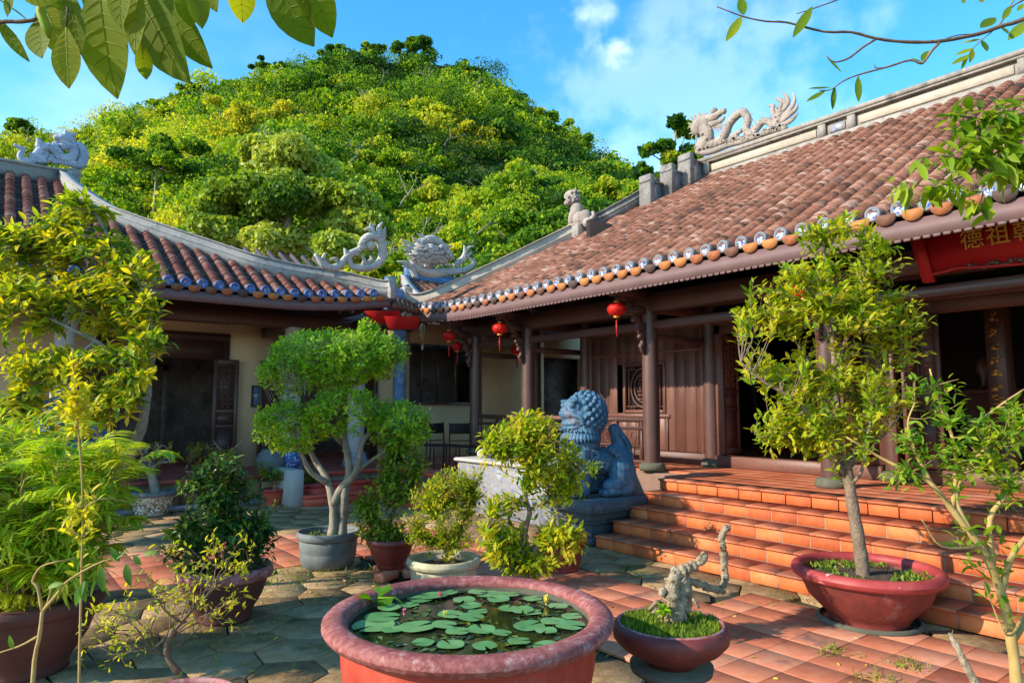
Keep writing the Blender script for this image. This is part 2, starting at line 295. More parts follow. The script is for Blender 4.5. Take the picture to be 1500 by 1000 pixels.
def crown(ml,mw,blobs,limbs,ntw,k,ls,T,twl=.25,spread=.8,upb=.25,tbase=.5,tvar=.25,inner=.5,tr=.006,droop=0,seed=1,upw=.2,tipt=.15,pathr=1,lift=.3):
    g=np.random.default_rng(seed); LP=np.concatenate(limbs); vol=np.array([b[3]*b[4]*b[5] for b in blobs])**.7; vol/=vol.sum()
    PO=[];DI=[];UP=[];SZ=[];TT=[]
    for _ in range(ntw):
        b=blobs[g.choice(len(blobs),p=vol)]; c=V(*b[:3]); r=V(*b[3:6])
        u=nrm(g.normal(size=3)); 
        if u[2]<-.2 and g.random()<.5: u[2]*=-1
        rad=inner+(1-inner)*g.random()**.6; p=c+u*r*rad; o=nrm(u/r)
        dd=LP-p; ds=np.linalg.norm(dd*V(1,1,.75),axis=1)+np.where(dd[:,2]>0,dd[:,2]*1.2,0); a=LP[np.argmin(ds)]
        mid=(a+p)/2+V(0,0,-.12*np.linalg.norm(p-a))+g.normal(size=3)*.06*np.linalg.norm(p-a)
        pts=bez(a,mid,p,5)
        pq=pts if pathr==1 else bez(a,mid,p,9)[5:]
        mw.tube(pq,np.linspace(tr,tr*.35,len(pq)),4,cap=False)
        dirn=nrm(p-mid)
        tt=tbase+g.normal()*tvar*.6
        for j in range(k):
            f=j/max(1,k-1); q=p-dirn*twl*(1-f)*.9+g.normal(size=3)*.01
            ang=j*2.4+g.random(); s1=nrm(np.cross(dirn,V(0,0,1)+g.normal(size=3)*.1)); s2=np.cross(s1,dirn)
            ld=dirn*(.35+.6*f)+(s1*math.cos(ang)+s2*math.sin(ang))*spread+V(0,0,upb-droop*g.random())
            PO.append(q);DI.append(ld+g.normal(size=3)*.15);UP.append(V(0,0,1)+o*upw+g.normal(size=3)*.35);SZ.append(ls*(.65+.6*g.random())*(1-.25*f));TT.append(np.clip(tt+g.normal()*tvar*.5+tipt*f,0,1))
    scatter(ml,T,np.array(PO),np.array(DI),np.array(UP),np.array(SZ),np.array(TT))
def blob(px,py,D,rx,ry,rd=None):
    """crown mass: centre seen at px,py at distance D, radii in photo pixels"""
    c=W(px,py,D=D); s=D/1000.; rd=(rx*.9 if rd is None else rd); r=max(rx*s,.01)
    return (*c, r if rd is None else (rx*s+rd*s)/2,(rx*s+rd*s)/2, ry*s)
# ---------------------------------------------------------------- world and sun
sun_dir=nrm(V(-1,.30,.54))     # towards the sun
elev=math.asin(sun_dir[2]); azm=math.atan2(sun_dir[0],sun_dir[1])
w=bpy.data.worlds.new("World"); sc.world=w; w.use_nodes=True; N=w.node_tree.nodes; L=w.node_tree.links
bg=N['Background']; sky=N.new('ShaderNodeTexSky'); sky.sky_type='NISHITA'; sky.sun_disc=False; sky.sun_elevation=elev; sky.sun_rotation=azm; sky.air_density=1.0; sky.dust_density=.15; sky.ozone_density=3.0; sky.altitude=50
hs=N.new('ShaderNodeHueSaturation'); hs.inputs['Saturation'].default_value=1.3; hs.inputs['Value'].default_value=1.12; hs.inputs['Hue'].default_value=.487; L.new(sky.outputs[0],hs.inputs['Color'])
tc=N.new('ShaderNodeTexCoord'); mp=N.new('ShaderNodeMapping'); mp.inputs['Scale'].default_value=(1.,1.,2.6); mp.inputs['Rotation'].default_value=(0,.25,.5); L.new(tc.outputs['Generated'],mp.inputs[0])
def wn(scale,det,off):
    n=N.new('ShaderNodeTexNoise'); n.inputs['Scale'].default_value=scale; n.inputs['Detail'].default_value=det; n.inputs['Roughness'].default_value=.55
    a=N.new('ShaderNodeVectorMath'); a.inputs[1].default_value=off; L.new(mp.outputs[0],a.inputs[0]); L.new(a.outputs[0],n.inputs['Vector']); return n.outputs[0]
def mrange(x,a,b,c,d):
    m=N.new('ShaderNodeMapRange'); m.interpolation_type='SMOOTHSTEP'; L.new(x,m.inputs[0]); m.inputs[1].default_value=a; m.inputs[2].default_value=b; m.inputs[3].default_value=c; m.inputs[4].default_value=d; return m.outputs[0]
c1=mrange(wn(1.6,5,(0,0,0)),.50,.88,0,.26)
# two small puffs near the top of the sky
def puff(px,py,rad,amt):
    d=nrm(W(px,py,D=100)-C0); dt=N.new('ShaderNodeVectorMath'); dt.operation='DISTANCE'; nv=N.new('ShaderNodeVectorMath'); nv.operation='NORMALIZE'; L.new(tc.outputs['Generated'],nv.inputs[0])
    L.new(nv.outputs[0],dt.inputs[0]); dt.inputs[1].default_value=d
    n=N.new('ShaderNodeTexNoise'); n.inputs['Scale'].default_value=16; n.inputs['Detail'].default_value=7; L.new(nv.outputs[0],n.inputs['Vector'])
    x=N.new('ShaderNodeMath'); x.operation='MULTIPLY_ADD'; L.new(n.outputs[0],x.inputs[0]); x.inputs[1].default_value=-rad*2.2; L.new(dt.outputs['Value'],x.inputs[2])
    return mrange(x.outputs[0],-rad*.95,-rad*.2,amt,0)
def add(a,b):
    x=N.new('ShaderNodeMath'); x.operation='ADD'; x.use_clamp=True; L.new(a,x.inputs[0]); L.new(b,x.inputs[1]); return x.outputs[0]
cl=add(add(add(c1,puff(905,68,.032,.32)),puff(870,15,.06,.28)),puff(1000,130,.25,.12))
mx=N.new('ShaderNodeMix'); mx.data_type='RGBA'; L.new(cl,mx.inputs[0]); L.new(hs.outputs[0],mx.inputs[6]); mx.inputs[7].default_value=(7.6,8.0,8.4,1)
L.new(mx.outputs[2],bg.inputs[0]); bg.inputs[1].default_value=.15
sl=bpy.data.lights.new('sun','SUN'); sl.energy=3.5; sl.angle=R(.6); sl.color=(1,.90,.74); so=bpy.data.objects.new('sun',sl); COL.objects.link(so)
so.rotation_euler=Vector(sun_dir).to_track_quat('Z','Y').to_euler()
sc.view_settings.view_transform='Standard'; sc.view_settings.look='None'; sc.view_settings.exposure=1.17; sc.view_settings.gamma=1
cam=bpy.data.cameras.new('camera'); cam.lens=24; cam.sensor_width=36; cam.clip_end=900; cam.clip_start=.05
co=bpy.data.objects.new('camera',cam); COL.objects.link(co); co.location=C0; co.rotation_euler=(R(90)+TL,0,-AZ); sc.camera=co
sc.cycles.max_bounces=6; sc.cycles.transparent_max_bounces=8; sc.cycles.use_denoising=True
sc.cycles.sample_clamp_indirect=6
# ================================================================ ground
def struct(mb,name,m,smooth=False): return tag(mb.build(name,m,None,smooth),kind='structure')
g=MB(); 
n=24
gx=np.concatenate([-np.geomspace(400,6,14),np.linspace(-4,16,8),np.geomspace(20,400,14)])
P=[(x,y,-.03) for y in gx for x in gx]; K=len(gx)
g.add(P,[(a*K+b,a*K+b+1,a*K+K+b+1,a*K+K+b) for a in range(K-1) for b in range(K-1)],.5)
struct(g,'ground',m_earth)
def in_red(x,y):
    if y>9.1 or x>5.65: return False
    if y>7.35: return x<5.0
    if y>3.77: return 3.45<x<5.0
    return x>3.45
# hexagonal stone slabs
mb=MB(); s=.27; hx=s*math.sqrt(3)
hexa=np.array([(math.sin(a),math.cos(a)) for a in np.arange(6)*math.pi/3])
for j in range(-6,36):
    for i in range(-22,34):
        x=i*hx+(j%2)*hx/2; y=j*s*1.5
        x2=x; y2=y
        if y2>12.3 or x2>7.0 or in_red(x2,y2) or (x2>6.4 and y2<6): continue
        if x2<-3+.0*y2 or y2<-1: continue
        t=rnd.random(); 
        if y2>9.1: t=.45+.55*t
        R1=s; ctr=V(x,y); sh=rng.normal(size=2)*0; tl=rng.normal(size=2)*.012; z0=rnd.uniform(-.004,.004)
        rim=hexa*R1; rim=np.array([r_+V(math.sin(97.1*round((x+r_[0])*50)+31.7*round((y+r_[1])*50)),math.sin(57.3*round((x+r_[0])*50)+83.9*round((y+r_[1])*50)))*.038 for r_ in rim]); rim=rim*.972+rng.normal(size=2)*.002; out=[];
        for (a,b) in rim: out.append((x+a,y+b,-.04))
        for (a,b) in rim*.995: out.append((x+a,y+b,-.003+z0+a*tl[0]+b*tl[1]))
        for (a,b) in rim*.985: out.append((x+a,y+b,z0+a*tl[0]+b*tl[1]))
        Fc=[tuple(range(17,11,-1))]
        for r in (0,6):
            for k in range(6): k2=(k+1)%6; Fc.append((r+k,r+6+k,r+6+k2,r+k2))
        mb.add(out,Fc,t)
struct(mb,'courtyard_paving',m_stone)
mb=MB()
for i in range(-16,20):
    for j in range(-12,32):
        x=.3*i+.27+.15; y=.3*j+.12+.15-.3
        if not in_red(x,y) or x<-3.: continue
        t=rnd.random(); dz=rnd.uniform(-.002,.002)
        mb.box((x,y,-.014+dz+.008),(.296,.296,.03),t=t,bev=.0025)
struct(mb,'red_tile_paving',m_redtile)
# ================================================================ main hall terrace and steps
YE=6.05
m_tread=mat('worn terracotta tread',[(.28,.068,.030),(.43,.110,.045),(.52,.155,.070),(.55,.25,.15)],.7,attr=.35,noise=(1.6,.5),fine=(14,.45),stain=((.20,.10,.08),2.2,.55,.2),bump=(14,.2,.008))
ter=empty('terrace',(8,2,0)); tag(ter,kind='structure')
mb=MB(); mb.bx((7.26,-3,.02),(15,YE,.725)); mb.bx((7.9,YE,.02),(15,11.6,.725)); mb.build('terrace_core',m_grout,ter)
mb=MB()
for a in range(int((15-7.2)/.3)):
    for b in range(int((11.6+3)/.3)):
        x=7.5+.3*a+.15-.0; y=11.6-.3*b-.15
        if y>YE and x<8.0: continue
        mb.box((x,y,.735),(.2975,.2975,.03),bev=.0015)
mb.build('terrace_floor',m_tread,ter)
mb=MB(); mr=MB(); mg=MB()
for k in range(5):
    x0=6.0+.3*k; zt=.15*(k+1)
    if k<4: mg.bx((x0+.0185,-3,.01),(7.26+.01*k,YE-.012,zt-.03))
    y=YE; 
    while y>-3:
        L_=.30; 
        mr.box((x0+.026,y-L_/2,zt-.085),(.022,L_-.012,.118),bev=.003)     # riser tiles
        # bull-nosed tread
        nn=np.array([(.33,-.024),(0.0,-.024),(-.010,-.020),(-.016,-.012),(-.010,-.002),(.0,.0),(.33,.0)]) if k<4 else np.array([(.30,-.03),(0.0,-.03),(-.012,-.024),(-.018,-.012),(-.012,-.002),(.0,.0),(.30,.0)])
        y1=y-.004;y2=y-L_+.004; Pv=[(x0+a,y1,zt+b) for a,b in nn]+[(x0+a,y2,zt+b) for a,b in nn]; m_=len(nn)
        Fc=[tuple(range(m_)),tuple(range(2*m_-1,m_-1,-1))]+[(q,q+m_,(q+1)%m_+m_,(q+1)%m_) for q in range(m_)]
        mb.add(Pv,Fc,rnd.random()); y-=L_
mg.build('step_core',m_grout,ter); mr.build('step_risers',m_steps,ter); mb.build('step_treads',m_tread,ter)
# gallery platform of the left wing with its L-shaped steps
gp=empty('platform',(4,13,0)); tag(gp,kind='structure')
mb=MB(); mb.bx((-8,12.45,0),(4.55,24,.44)); mb.bx((4.56,12.2,0),(6.9,24,.44));mb.bx((6.91,10.,0),(7.88,24,.44));mb.bx((7.89,11.61,0),(17,24,.44)); mb.build('platform_core',m_plaster,gp)
mb=MB()
for a in range(-24,54):
    for b in range(0,26):
        x=.3*a+.15; y=12.45+.3*b+.15
        if y>20: continue
        mb.box((x,y,.47),(.294,.294,.05),bev=.004)
mb.bx((-8,12.34,.45),(4.5,12.44,.5)); mb.bx((4.5,12.1,.45),(6.6,12.44,.503)); mb.bx((6.5,9.9,.45),(7.88,12.4,.506))
mb.build('platform_floor',m_floor2,gp)
mb=MB()
for k in range(3):
    d=.3*(3-k)-.3; zt=.155*(k+1)+.03
    if k==2: continue
    e=(2-k)*.32
    mb.bx((4.5,12.1-e,.0),(6.5-e+.001*k,12.12,zt-.05)); mb.bx((4.48,12.07-e,zt-.048),(6.53-e,12.13,zt),bev=.01)
    mb.bx((6.52-e,9.9,.0),(6.55,12.1-e-.001*k,zt-.052)); mb.bx((6.49-e,9.9,zt-.05),(6.56,12.07-e,zt-.002),bev=.01)
mb.bx((4.47,12.06,.447),(6.53,12.12,.512),bev=.01); mb.bx((6.48,9.88,.447),(6.56,12.06,.510),bev=.01)
mb.build('platform_steps',m_rstep,gp)
mb=MB()
for k in range(36):
    x=-7+k*.33
    if x>4.3: break
    mb.box((x,12.43+rnd.uniform(-.01,.01),.2+rnd.uniform(-.02,.02)),(.31,.05,.36),bev=.02)
mb.build('platform_rubble_face',m_stone,gp)
mb=MB(); mb.bx((-7,12.25,0),(4.2,12.40,.09),bev=.02); mb.build('platform_mosaic_kerb',m_mosaic,gp)
# ================================================================ roofs
def roof_ribs(mt,mc,origin,along,upv,rise,k0,k1,sp,smax,r=.082,ex=.075,sag=.0,seed=3,z_lift=None,run=None):
    """ribs of cover tiles climbing from the eave. origin: eave start; along: unit vector of the eave; upv: horizontal unit vector up the slope"""
    g=np.random.default_rng(seed); sl=math.hypot(1,rise)
    th=np.linspace(0,math.pi,7)
    for k in range(k0,k1):
        a=k*sp; L=smax(a)
        if L<=0.05: continue
        nT=int(L*sl/ex)+1
        zl=z_lift(a) if z_lift else 0
        rowt=g.random()
        for j in range(nT):
            s0=j*ex/sl; s1=min(L,(j+1)*ex/sl+.03)
            if s0>=L: break
            base=lambda s: origin+along*a+upv*s+V(0,0,rise*s+zl*max(0,1-s/2.)-sag*math.sin(math.pi*min(1,s/5.5)))
            b0=base(s0);b1=base(s1); tt=np.clip(g.normal()*.2+.45+(.12 if g.random()<.08 else 0),0,1)
            j1=g.normal()*.004; rr=r*(1+g.normal()*.03); nv=nrm(V(*( -upv*rise+V(0,0,1) )))
            ring=lambda c,q,h: [c+along*(math.cos(x)*q+j1)+nv*(math.sin(x)*q*.95+h) for x in th]
            P_=ring(b0,rr,.016)+ring(b1,rr*.94,.002)+ring(b0,rr*.78,.010)
            Fc=[(q,q+1,q+8,q+7) for q in range(6)]+[(q+14,q+15,q+1,q) for q in range(6)]
            mt.add(P_,Fc,tt)
        # channel course
        nC=int(L*sl/(ex*1.3))+1
        for j in range(nC):
            s0=j*ex*1.3/sl; s1=min(L,s0+ex*1.3/sl)
            if s0>=L: break
            base=lambda s: origin+along*(a+sp/2)+upv*s+V(0,0,rise*s+zl*max(0,1-s/2.)-sag*math.sin(math.pi*min(1,s/5.5)))
            b0=base(s0);b1=base(s1); nv=V(0,0,1); h=sp/2
            P_=[b0-along*h+nv*.03,b0+nv*.004,b0+along*h+nv*.03,b1+along*h+nv*.012,b1-nv*.012,b1-along*h+nv*.012,b0-along*h-nv*.02,b0-nv*.02,b0+along*h-nv*.02]
            mc.add(P_,[(0,1,4,5),(1,2,3,4),(6,7,1,0),(7,8,2,1)],g.random())
def polyf(pts):
    xs=[p[0] for p in pts]; ys=[p[1] for p in pts]
    return lambda a: float(np.interp(a,xs,ys))
XE=7.0; ZE=3.66; RS=.573; XR=12.5
hall=empty('main_hall',(10,4,.75),'brown timber temple hall with red tiled roof, open doors and broad terracotta steps','temple hall')
roof_h=empty('roof',(10,4,.75)); 
def par(o,p): 
    o.parent=p; o.location=Vector(o.location)-Vector(OFF[p.name]) if p.name in OFF else o.location
    return o
roof_h.parent=hall; roof_h.location=(0,0,0)
# slope boundary on the left: distance along Y from Y=12.3 downwards
YB=12.3
hipP=[(12.3,7.0),(12.05,7.35),(11.6,8.05),(11.3,8.75),(10.9,9.7),(10.55,10.3),(10.0,11.0),(9.6,11.6),(9.2,12.3),(9.1,12.5)]   # (Y, X)
hf=polyf([(YB-y,x-XE) for y,x in hipP]+[(30,5.5)])
liftR=lambda a: .16*max(0,1-a/2.2)**2
mt=MB();mc=MB()
roof_ribs(mt,mc,V(XE,YB,ZE-.09),V(0,-1,0),V(1,0,0),RS,0,58,.25,lambda a:hf(a),seed=5,z_lift=liftR)
mt.build('cover_tile_rows',m_tile,roof_h,True); mc.build('channel_tiles',m_chan,roof_h)
# under-boarding and back slope
mb=MB(); e=.12
def quadp(mb,pts,th,t=.5):
    p=np.array(pts,float); q=p-V(0,0,th); n_=len(p)
    mb.add(np.vstack([p,q]),[tuple(range(n_)),tuple(range(2*n_-1,n_-1,-1))]+[(k,k+n_,(k+1)%n_+n_,(k+1)%n_) for k in range(n_)],t)
zr=lambda x: ZE-.09+RS*(x-XE)
pl=[(x-.0,y,zr(x)-e) for y,x in hipP]
for k in range(len(pl)-1):
    a,b=pl[k],pl[k+1]
    quadp(mb,[(a[0],a[1],a[2]),(b[0],b[1],b[2]),(b[0],-3,b[2]),(a[0],-3,a[2])],.05)
mb.build('roof_boarding',m_wood,roof_h)
mb=MB(); mt2=MB();mc2=MB()
quadp(mb,[(XR,9.1,zr(XR)),(18.0,12.3,ZE-.1),(18.0,-3,ZE-.1),(XR,-3,zr(XR))],.1)
quadp(mb,[(XE,12.3,ZE-.12),(18,12.3,ZE-.12),(XR,9.1,zr(XR)-.02)],.05)
mb.build('back_slope',m_chan,roof_h)
# eave furniture
def eave_piece(kind):
    m_=MB()
    return m_
# fascia
mb=MB()
ys=np.linspace(12.3,-3,60)
for a,b in zip(ys[:-1],ys[1:]):
    za=liftR(YB-a);zb=liftR(YB-b)
    P_=[(XE-.02,a,ZE-.17+za),(XE+.03,a,ZE-.17+za),(XE+.03,a,ZE-.36+za),(XE-.02,a,ZE-.35+za),(XE-.02,b,ZE-.17+zb),(XE+.03,b,ZE-.17+zb),(XE+.03,b,ZE-.36+zb),(XE-.02,b,ZE-.35+zb)]
    mb.add(P_,[(0,4,5,1),(1,5,6,2),(2,6,7,3),(3,7,4,0)],.5)
    for q in range(3):   # scalloped lower hem
        yy=a+(b-a)*(q+.5)/3; mb.box((XE-.012,yy,ZE-.36+za),(.014,.065,.035),bev=.006,t=.6)
mb.build('fascia_board',m_fascia,roof_h)
def disc_mesh(fx,mat_):    # local: face looks along -fx direction
    d=MB(); pr=[(0,.0),(.050,.0),(.055,-.008),(.068,-.012),(.080,.002),(.080,.05)]
    # lathe about axis 'a'
    th=np.arange(18)*2*math.pi/18; P_=[]
    for r_,h in pr:
        for x in th:
            lat=math.cos(x)*max(r_,.001); z=math.sin(x)*max(r_,.001)
            P_.append((h,lat,z) if fx=='x' else (lat,h,z))
    n_=18; Fc=[(k*n_+q,k*n_+(q+1)%n_,k*n_+n_+(q+1)%n_,k*n_+n_+q) for k in range(len(pr)-1) for q in range(n_)]
    d.add(P_,Fc,.5); return d
def drip_mesh(fx):
    d=MB(); a=np.linspace(math.pi,2*math.pi,11); pts=[(math.cos(x)*.096,math.sin(x)*.082) for x in a]+[(.096,.03),(-.096,.03)]
    fr=[(-.014,p,q) if fx=='x' else (p,-.014,q) for p,q in pts]; bk=[(.014,p,q) if fx=='x' else (p,.014,q) for p,q in pts]; n_=len(pts)
    d.add(fr+bk,[tuple(range(n_)),tuple(range(2*n_-1,n_-1,-1))]+[(k,k+n_,(k+1)%n_+n_,(k+1)%n_) for k in range(n_)],rnd.random()); return d
def eave_row(roof,fx,poss,md,mcol):
    base=disc_mesh(fx,md); 
    me0=None; drips=[]
    for k in range(5):
        o=drip_mesh(fx); o.t=[np.full(len(o.t[0]),(.0,.3,.55,.78,1.)[k])]; drips.append(o)
    dm=[]
    for k,p in enumerate(poss):
        if k==0:
            d0=base.build('eave_disc',md,None); ms=[d.build('drip_tile',m_drip,None) for d in drips]
            d0.data.materials.append(mcol)
            for f in d0.data.polygons:
                if f.index>=18*1: f.material_index=1
            for x in ms[1:]:
                dm.append(x.data); bpy.data.objects.remove(x)
            dm.append(ms[0].data); dr=ms[0]; d=d0
        else:
            d=d0.copy(); COL.objects.link(d); dr=ms[0].copy(); COL.objects.link(dr); dr.data=dm[rnd.randrange(5)]
        rl=OFF[roof.name]
        for o,q in ((d,V(0,0,0)),(dr,V(*( (0,.125,-.065) if fx=='x' else (.125,0,-.065))))):
            o.parent=roof; o.location=p+q-rl
        d.rotation_euler=(rnd.uniform(-.08,.08),0 if fx=='y' else rnd.uniform(-.1,.1),0)
        dr.rotation_euler=(0,rnd.uniform(-.06,.06) if fx=='y' else 0,0) if fx=='y' else (rnd.uniform(-.06,.06),0,0)
eave_row(roof_h,'x',[V(XE-.035,YB-k*.25,ZE-.045+liftR(k*.25)) for k in range(58)],m_disc,m_discr)
# white hip ridge with stepped gable wall
def ridge_beam(mb,pts,w,h,sink=.08,top=.03,nseg=1):
    p=smooth_path(pts,4); T=np.gradient(p,axis=0)*V(1,1,0); T=nrm(T); S=np.cross(T,V(0,0,1)); m=len(p)
    for (q,z0,z1) in ((w/2,-sink,h),(w*.62,h,h+top),(w*.56,h*.42,h*.50)):
        P_=[]
        for k in range(m):
            P_+=[p[k]-S[k]*q+V(0,0,z0),p[k]+S[k]*q+V(0,0,z0),p[k]+S[k]*q+V(0,0,z1),p[k]-S[k]*q+V(0,0,z1)]
        Fc=[(k*4+a,k*4+(a+1)%4,k*4+4+(a+1)%4,k*4+4+a) for k in range(m-1) for a in range(4)]+[(0,3,2,1),(m*4-4,m*4-3,m*4-2,m*4-1)]
        mb.add(P_,Fc,.5)
mb=MB()
hp=[V(x,y,zr(x)+.02) for y,x in hipP]
hp0=[V(6.85,12.42,ZE+.10)]+hp[0:6]
ridge_beam(mb,[p+V(0,0,.10*(k<2)) for k,p in enumerate(hp0)],.16,.30)
mb.build('hip_ridge',m_plasterc,roof_h)
mb=MB(); ridge_beam(mb,[hp[5]+V(.02,-.02,.05),hp[6]+V(0,0,.12),hp[7]+V(0,0,.25)],.2,.22); mb.build('verge_ridge',m_plasterd,roof_h); mb=MB()

# end block of hip beside the eave
mg_=MB(); mg_.bx((6.8,12.3,ZE-.0),(7.0,12.48,ZE+.5),bev=.02); mg_.build('hip_end_block',m_plasterc,roof_h)
# steps of gable (flame wall)
for (xa,xb,zt_,dy) in ((11.1,11.56,6.50,0),(11.56,11.96,6.78,.004),(11.96,12.52,7.06,.008)):
    ya_=9.72-(xa-11.1)*.45; mb.bx((xa,ya_-.30-dy,5.7),(xb,ya_-.06+dy,zt_)); mb.bx((xa-.04,ya_-.33-dy,zt_),(xb+.03,ya_-.03+dy,zt_+.05),bev=.012)
    mb.bx((xa-.02,ya_-.34-dy,zt_-.55),(xa+.13,ya_-.02+dy,zt_+.17),bev=.015)
mb.build('stepped_gable',m_plasterd,roof_h)
mb=MB(); mb.box((*W(847,340,X=10.15)[:2],5.42),(.36,.36,.42),bev=.02); mb.build('lion_plinth',m_plaster,roof_h)
# main ridge with recessed panels
mr_=MB(); mp_=MB(); md_=MB()
z0=zr(XR)-.05; z1=z0+.52
mr_.bx((XR-.08,-3,z0),(XR+.12,9.05,z0+.14)); mr_.bx((XR-.13,-3,z1-.09),(XR+.17,9.15,z1),bev=.02); mr_.bx((XR-.10,-3,z1-.13),(XR+.14,9.1,z1-.091))
mr_.bx((XR-.02,-3,z0+.14),(XR+.1,9.0,z1-.13))
y=9.0; k=0
while y>-3:
    Lk=2.5 if k%2==0 else .42
    mr_.bx((XR-.09,y-.14,z0+.141),(XR-.021,y,z1-.131))     # pilaster
    a,b=y-.14,y-.14-Lk
    m2=md_ if k%2 else mp_
    m2.bx((XR-.045,b+.06,z0+.19),(XR-.021,a-.06,z1-.18),bev=.004)
    y=b; k+=1
mr_.build('ridge_wall',m_plaster,roof_h); mp_.build('ridge_panel',m_plasterc,roof_h); md_.build('ridge_ceramic',m_mosaic,roof_h)
# rafters and beams under the eave
mb=MB()
for k in range(62):
    y=12.2-k*.245
    mb.beam((XE+.06,y,ZE-.27),(9.6,y,ZE-.27+RS*2.5),.06,.08)
mb.build('rafters',m_wood,roof_h)
mb=MB(); mb.bx((7.9,-3,3.12),(8.1,12.2,3.40),bev=.02); mb.bx((7.94,-3,2.86),(8.06,12.2,2.98),bev=.01)
mb.bx((9.28,-3,3.30),(9.42,12.2,3.60),bev=.02); mb.bx((9.27,-3,3.0),(9.43,9.6,3.2),bev=.01)
for y in (11.43,9.75,6.84,4.11,1.35,-1.4):
    mb.bx((8.05,y-.06,3.13),(9.35,y+.06,3.33),bev=.02); mb.beam((8.0,y,3.4),(7.15,y,3.37),.1,.14); mb.bx((8.1,y-.045,2.7),(9.3,y+.045,2.8),bev=.01)
mb.build('beams',m_wood,hall)
# columns
def column(parent,x,y,z0,z1,r,base=.12,m=m_wood,mbase=m_standc):
    mb=MB(); mb.lathe([(r*.95,z0+base),(r,z0+base+.5),(r*1.02,z0+1.2),(r*.9,z1)],(x,y,0),20); o=mb.build('column',m,parent,True)
    b=MB(); b.lathe([(.001,z0+.0),(r*1.45,z0+.0),(r*1.6,z0+.04),(r*1.5,z0+.09),(r*1.15,z0+base),(.001,z0+base)],(x,y,0),20); q=b.build('column_base',mbase,o,True)
    return o
for y in (11.43,9.75,6.84,4.11,1.35,-1.4): column(hall,8.0,y,.75 if y<11.6 else .5,3.2,.125)
for y in (11.15,9.62,6.74,3.97,1.1,-1.6): column(hall,9.35,y,.75,3.5,.12)
# carved brackets on the outer side of each front column
for y in (11.43,9.75,6.84,4.11,1.35):
    mb=MB()
    for k,(x,z,a,b) in enumerate([(7.83,2.62,.05,.07),(7.82,2.76,.07,.08),(7.79,2.90,.10,.09),(7.70,3.0,.09,.07),(7.72,3.14,.16,.09),(7.55,3.2,.10,.07),(7.45,3.30,.20,.07)]):
        mb.box((x,y,z),(a*1.7,.07,b*1.5),bev=.02); mb.ell((x-a*.8,y,z-.02),(.035,.045,.04),8)
    mb.tube(smooth_path([(7.86,y,2.5),(7.8,y,2.58),(7.84,y,2.72),(7.74,y,2.84),(7.76,y,2.98),(7.6,y,3.1),(7.5,y,3.25),(7.3,y,3.33)],4),.035,6)
    mb.build('carved_bracket',m_wood,hall)
# wall bay with round lattice window
mb=MB()
ya,yb=9.5,6.86
bw=.22; y=ya-.06; 
while y>yb+.05:
    y2=max(yb,y-bw)
    for (z0,z1) in ((1.62,3.0),) :
        pass
    inwin=(y2<8.56 and y>7.70)
    if inwin:
        mb.bx((9.33,y2+.002,2.46),(9.36,y-.002,3.0),bev=.003); mb.bx((9.33,y2+.002,.95),(9.36,y-.002,1.58),bev=.003)
    else: mb.bx((9.33,y2+.002,.95),(9.36,y-.002,3.0),bev=.003)
    y=y2
mb.build('board_wall',m_panel,hall)
mb=MB()
for (y1,y2,z0,z1) in ((ya,yb,.75,.94),(ya,ya-.07,.94,3.),(yb+.07,yb,.94,3.),(ya-.07,yb+.7,1.50,1.57),(8.62,8.56,1.58,2.48),(7.70,7.64,1.58,2.48),(8.56,7.70,2.42,2.48),(8.56,7.70,1.58,1.64),(ya-.1,8.66,.98,1.0),(ya-.07,yb+.07,2.62,2.66),(8.9,8.86,.94,1.5),(8.3,8.26,.94,1.5),(7.64,7.6,.94,1.5)):
    mb.bx((9.305,min(y1,y2),z0),(9.37,max(y1,y2),z1),bev=.005)
mb.build('panel_frame',m_panel,hall)
win=MB(); cy,czz=8.13,2.03
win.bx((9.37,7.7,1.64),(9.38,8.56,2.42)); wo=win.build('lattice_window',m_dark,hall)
mb=MB()
for rr in (.27,.20):
    a=np.linspace(0,2*math.pi,29); mb.tube([(9.335,cy+math.cos(x)*rr*1.15,czz+math.sin(x)*rr*1.3) for x in a],.014,5,cap=False,t=.5)
for z in (-.2,-.13,-.06,.0,.07,.14,.21): mb.bx((9.325,cy-.19+abs(z)*.3,czz+z-.010),(9.345,cy+.19-abs(z)*.3,czz+z+.010))
for yy in (-.09,0,.09): mb.bx((9.322,cy+yy-.009,czz-.24),(9.342,cy+yy+.009,czz+.24))
for yy in (-.36,.36): mb.bx((9.325,cy+yy-.01,1.65),(9.345,cy+yy+.01,2.41))
for z in (1.70,2.36): mb.bx((9.326,7.71,z-.01),(9.346,8.55,z+.01))
for yy in (-.3,-.24,.24,.3):
    for z in (1.67,2.38): mb.bx((9.324,cy+yy-.008,z-.03),(9.344,cy+yy+.008,z+.03))
mb.build('lattice',m_panel,wo)
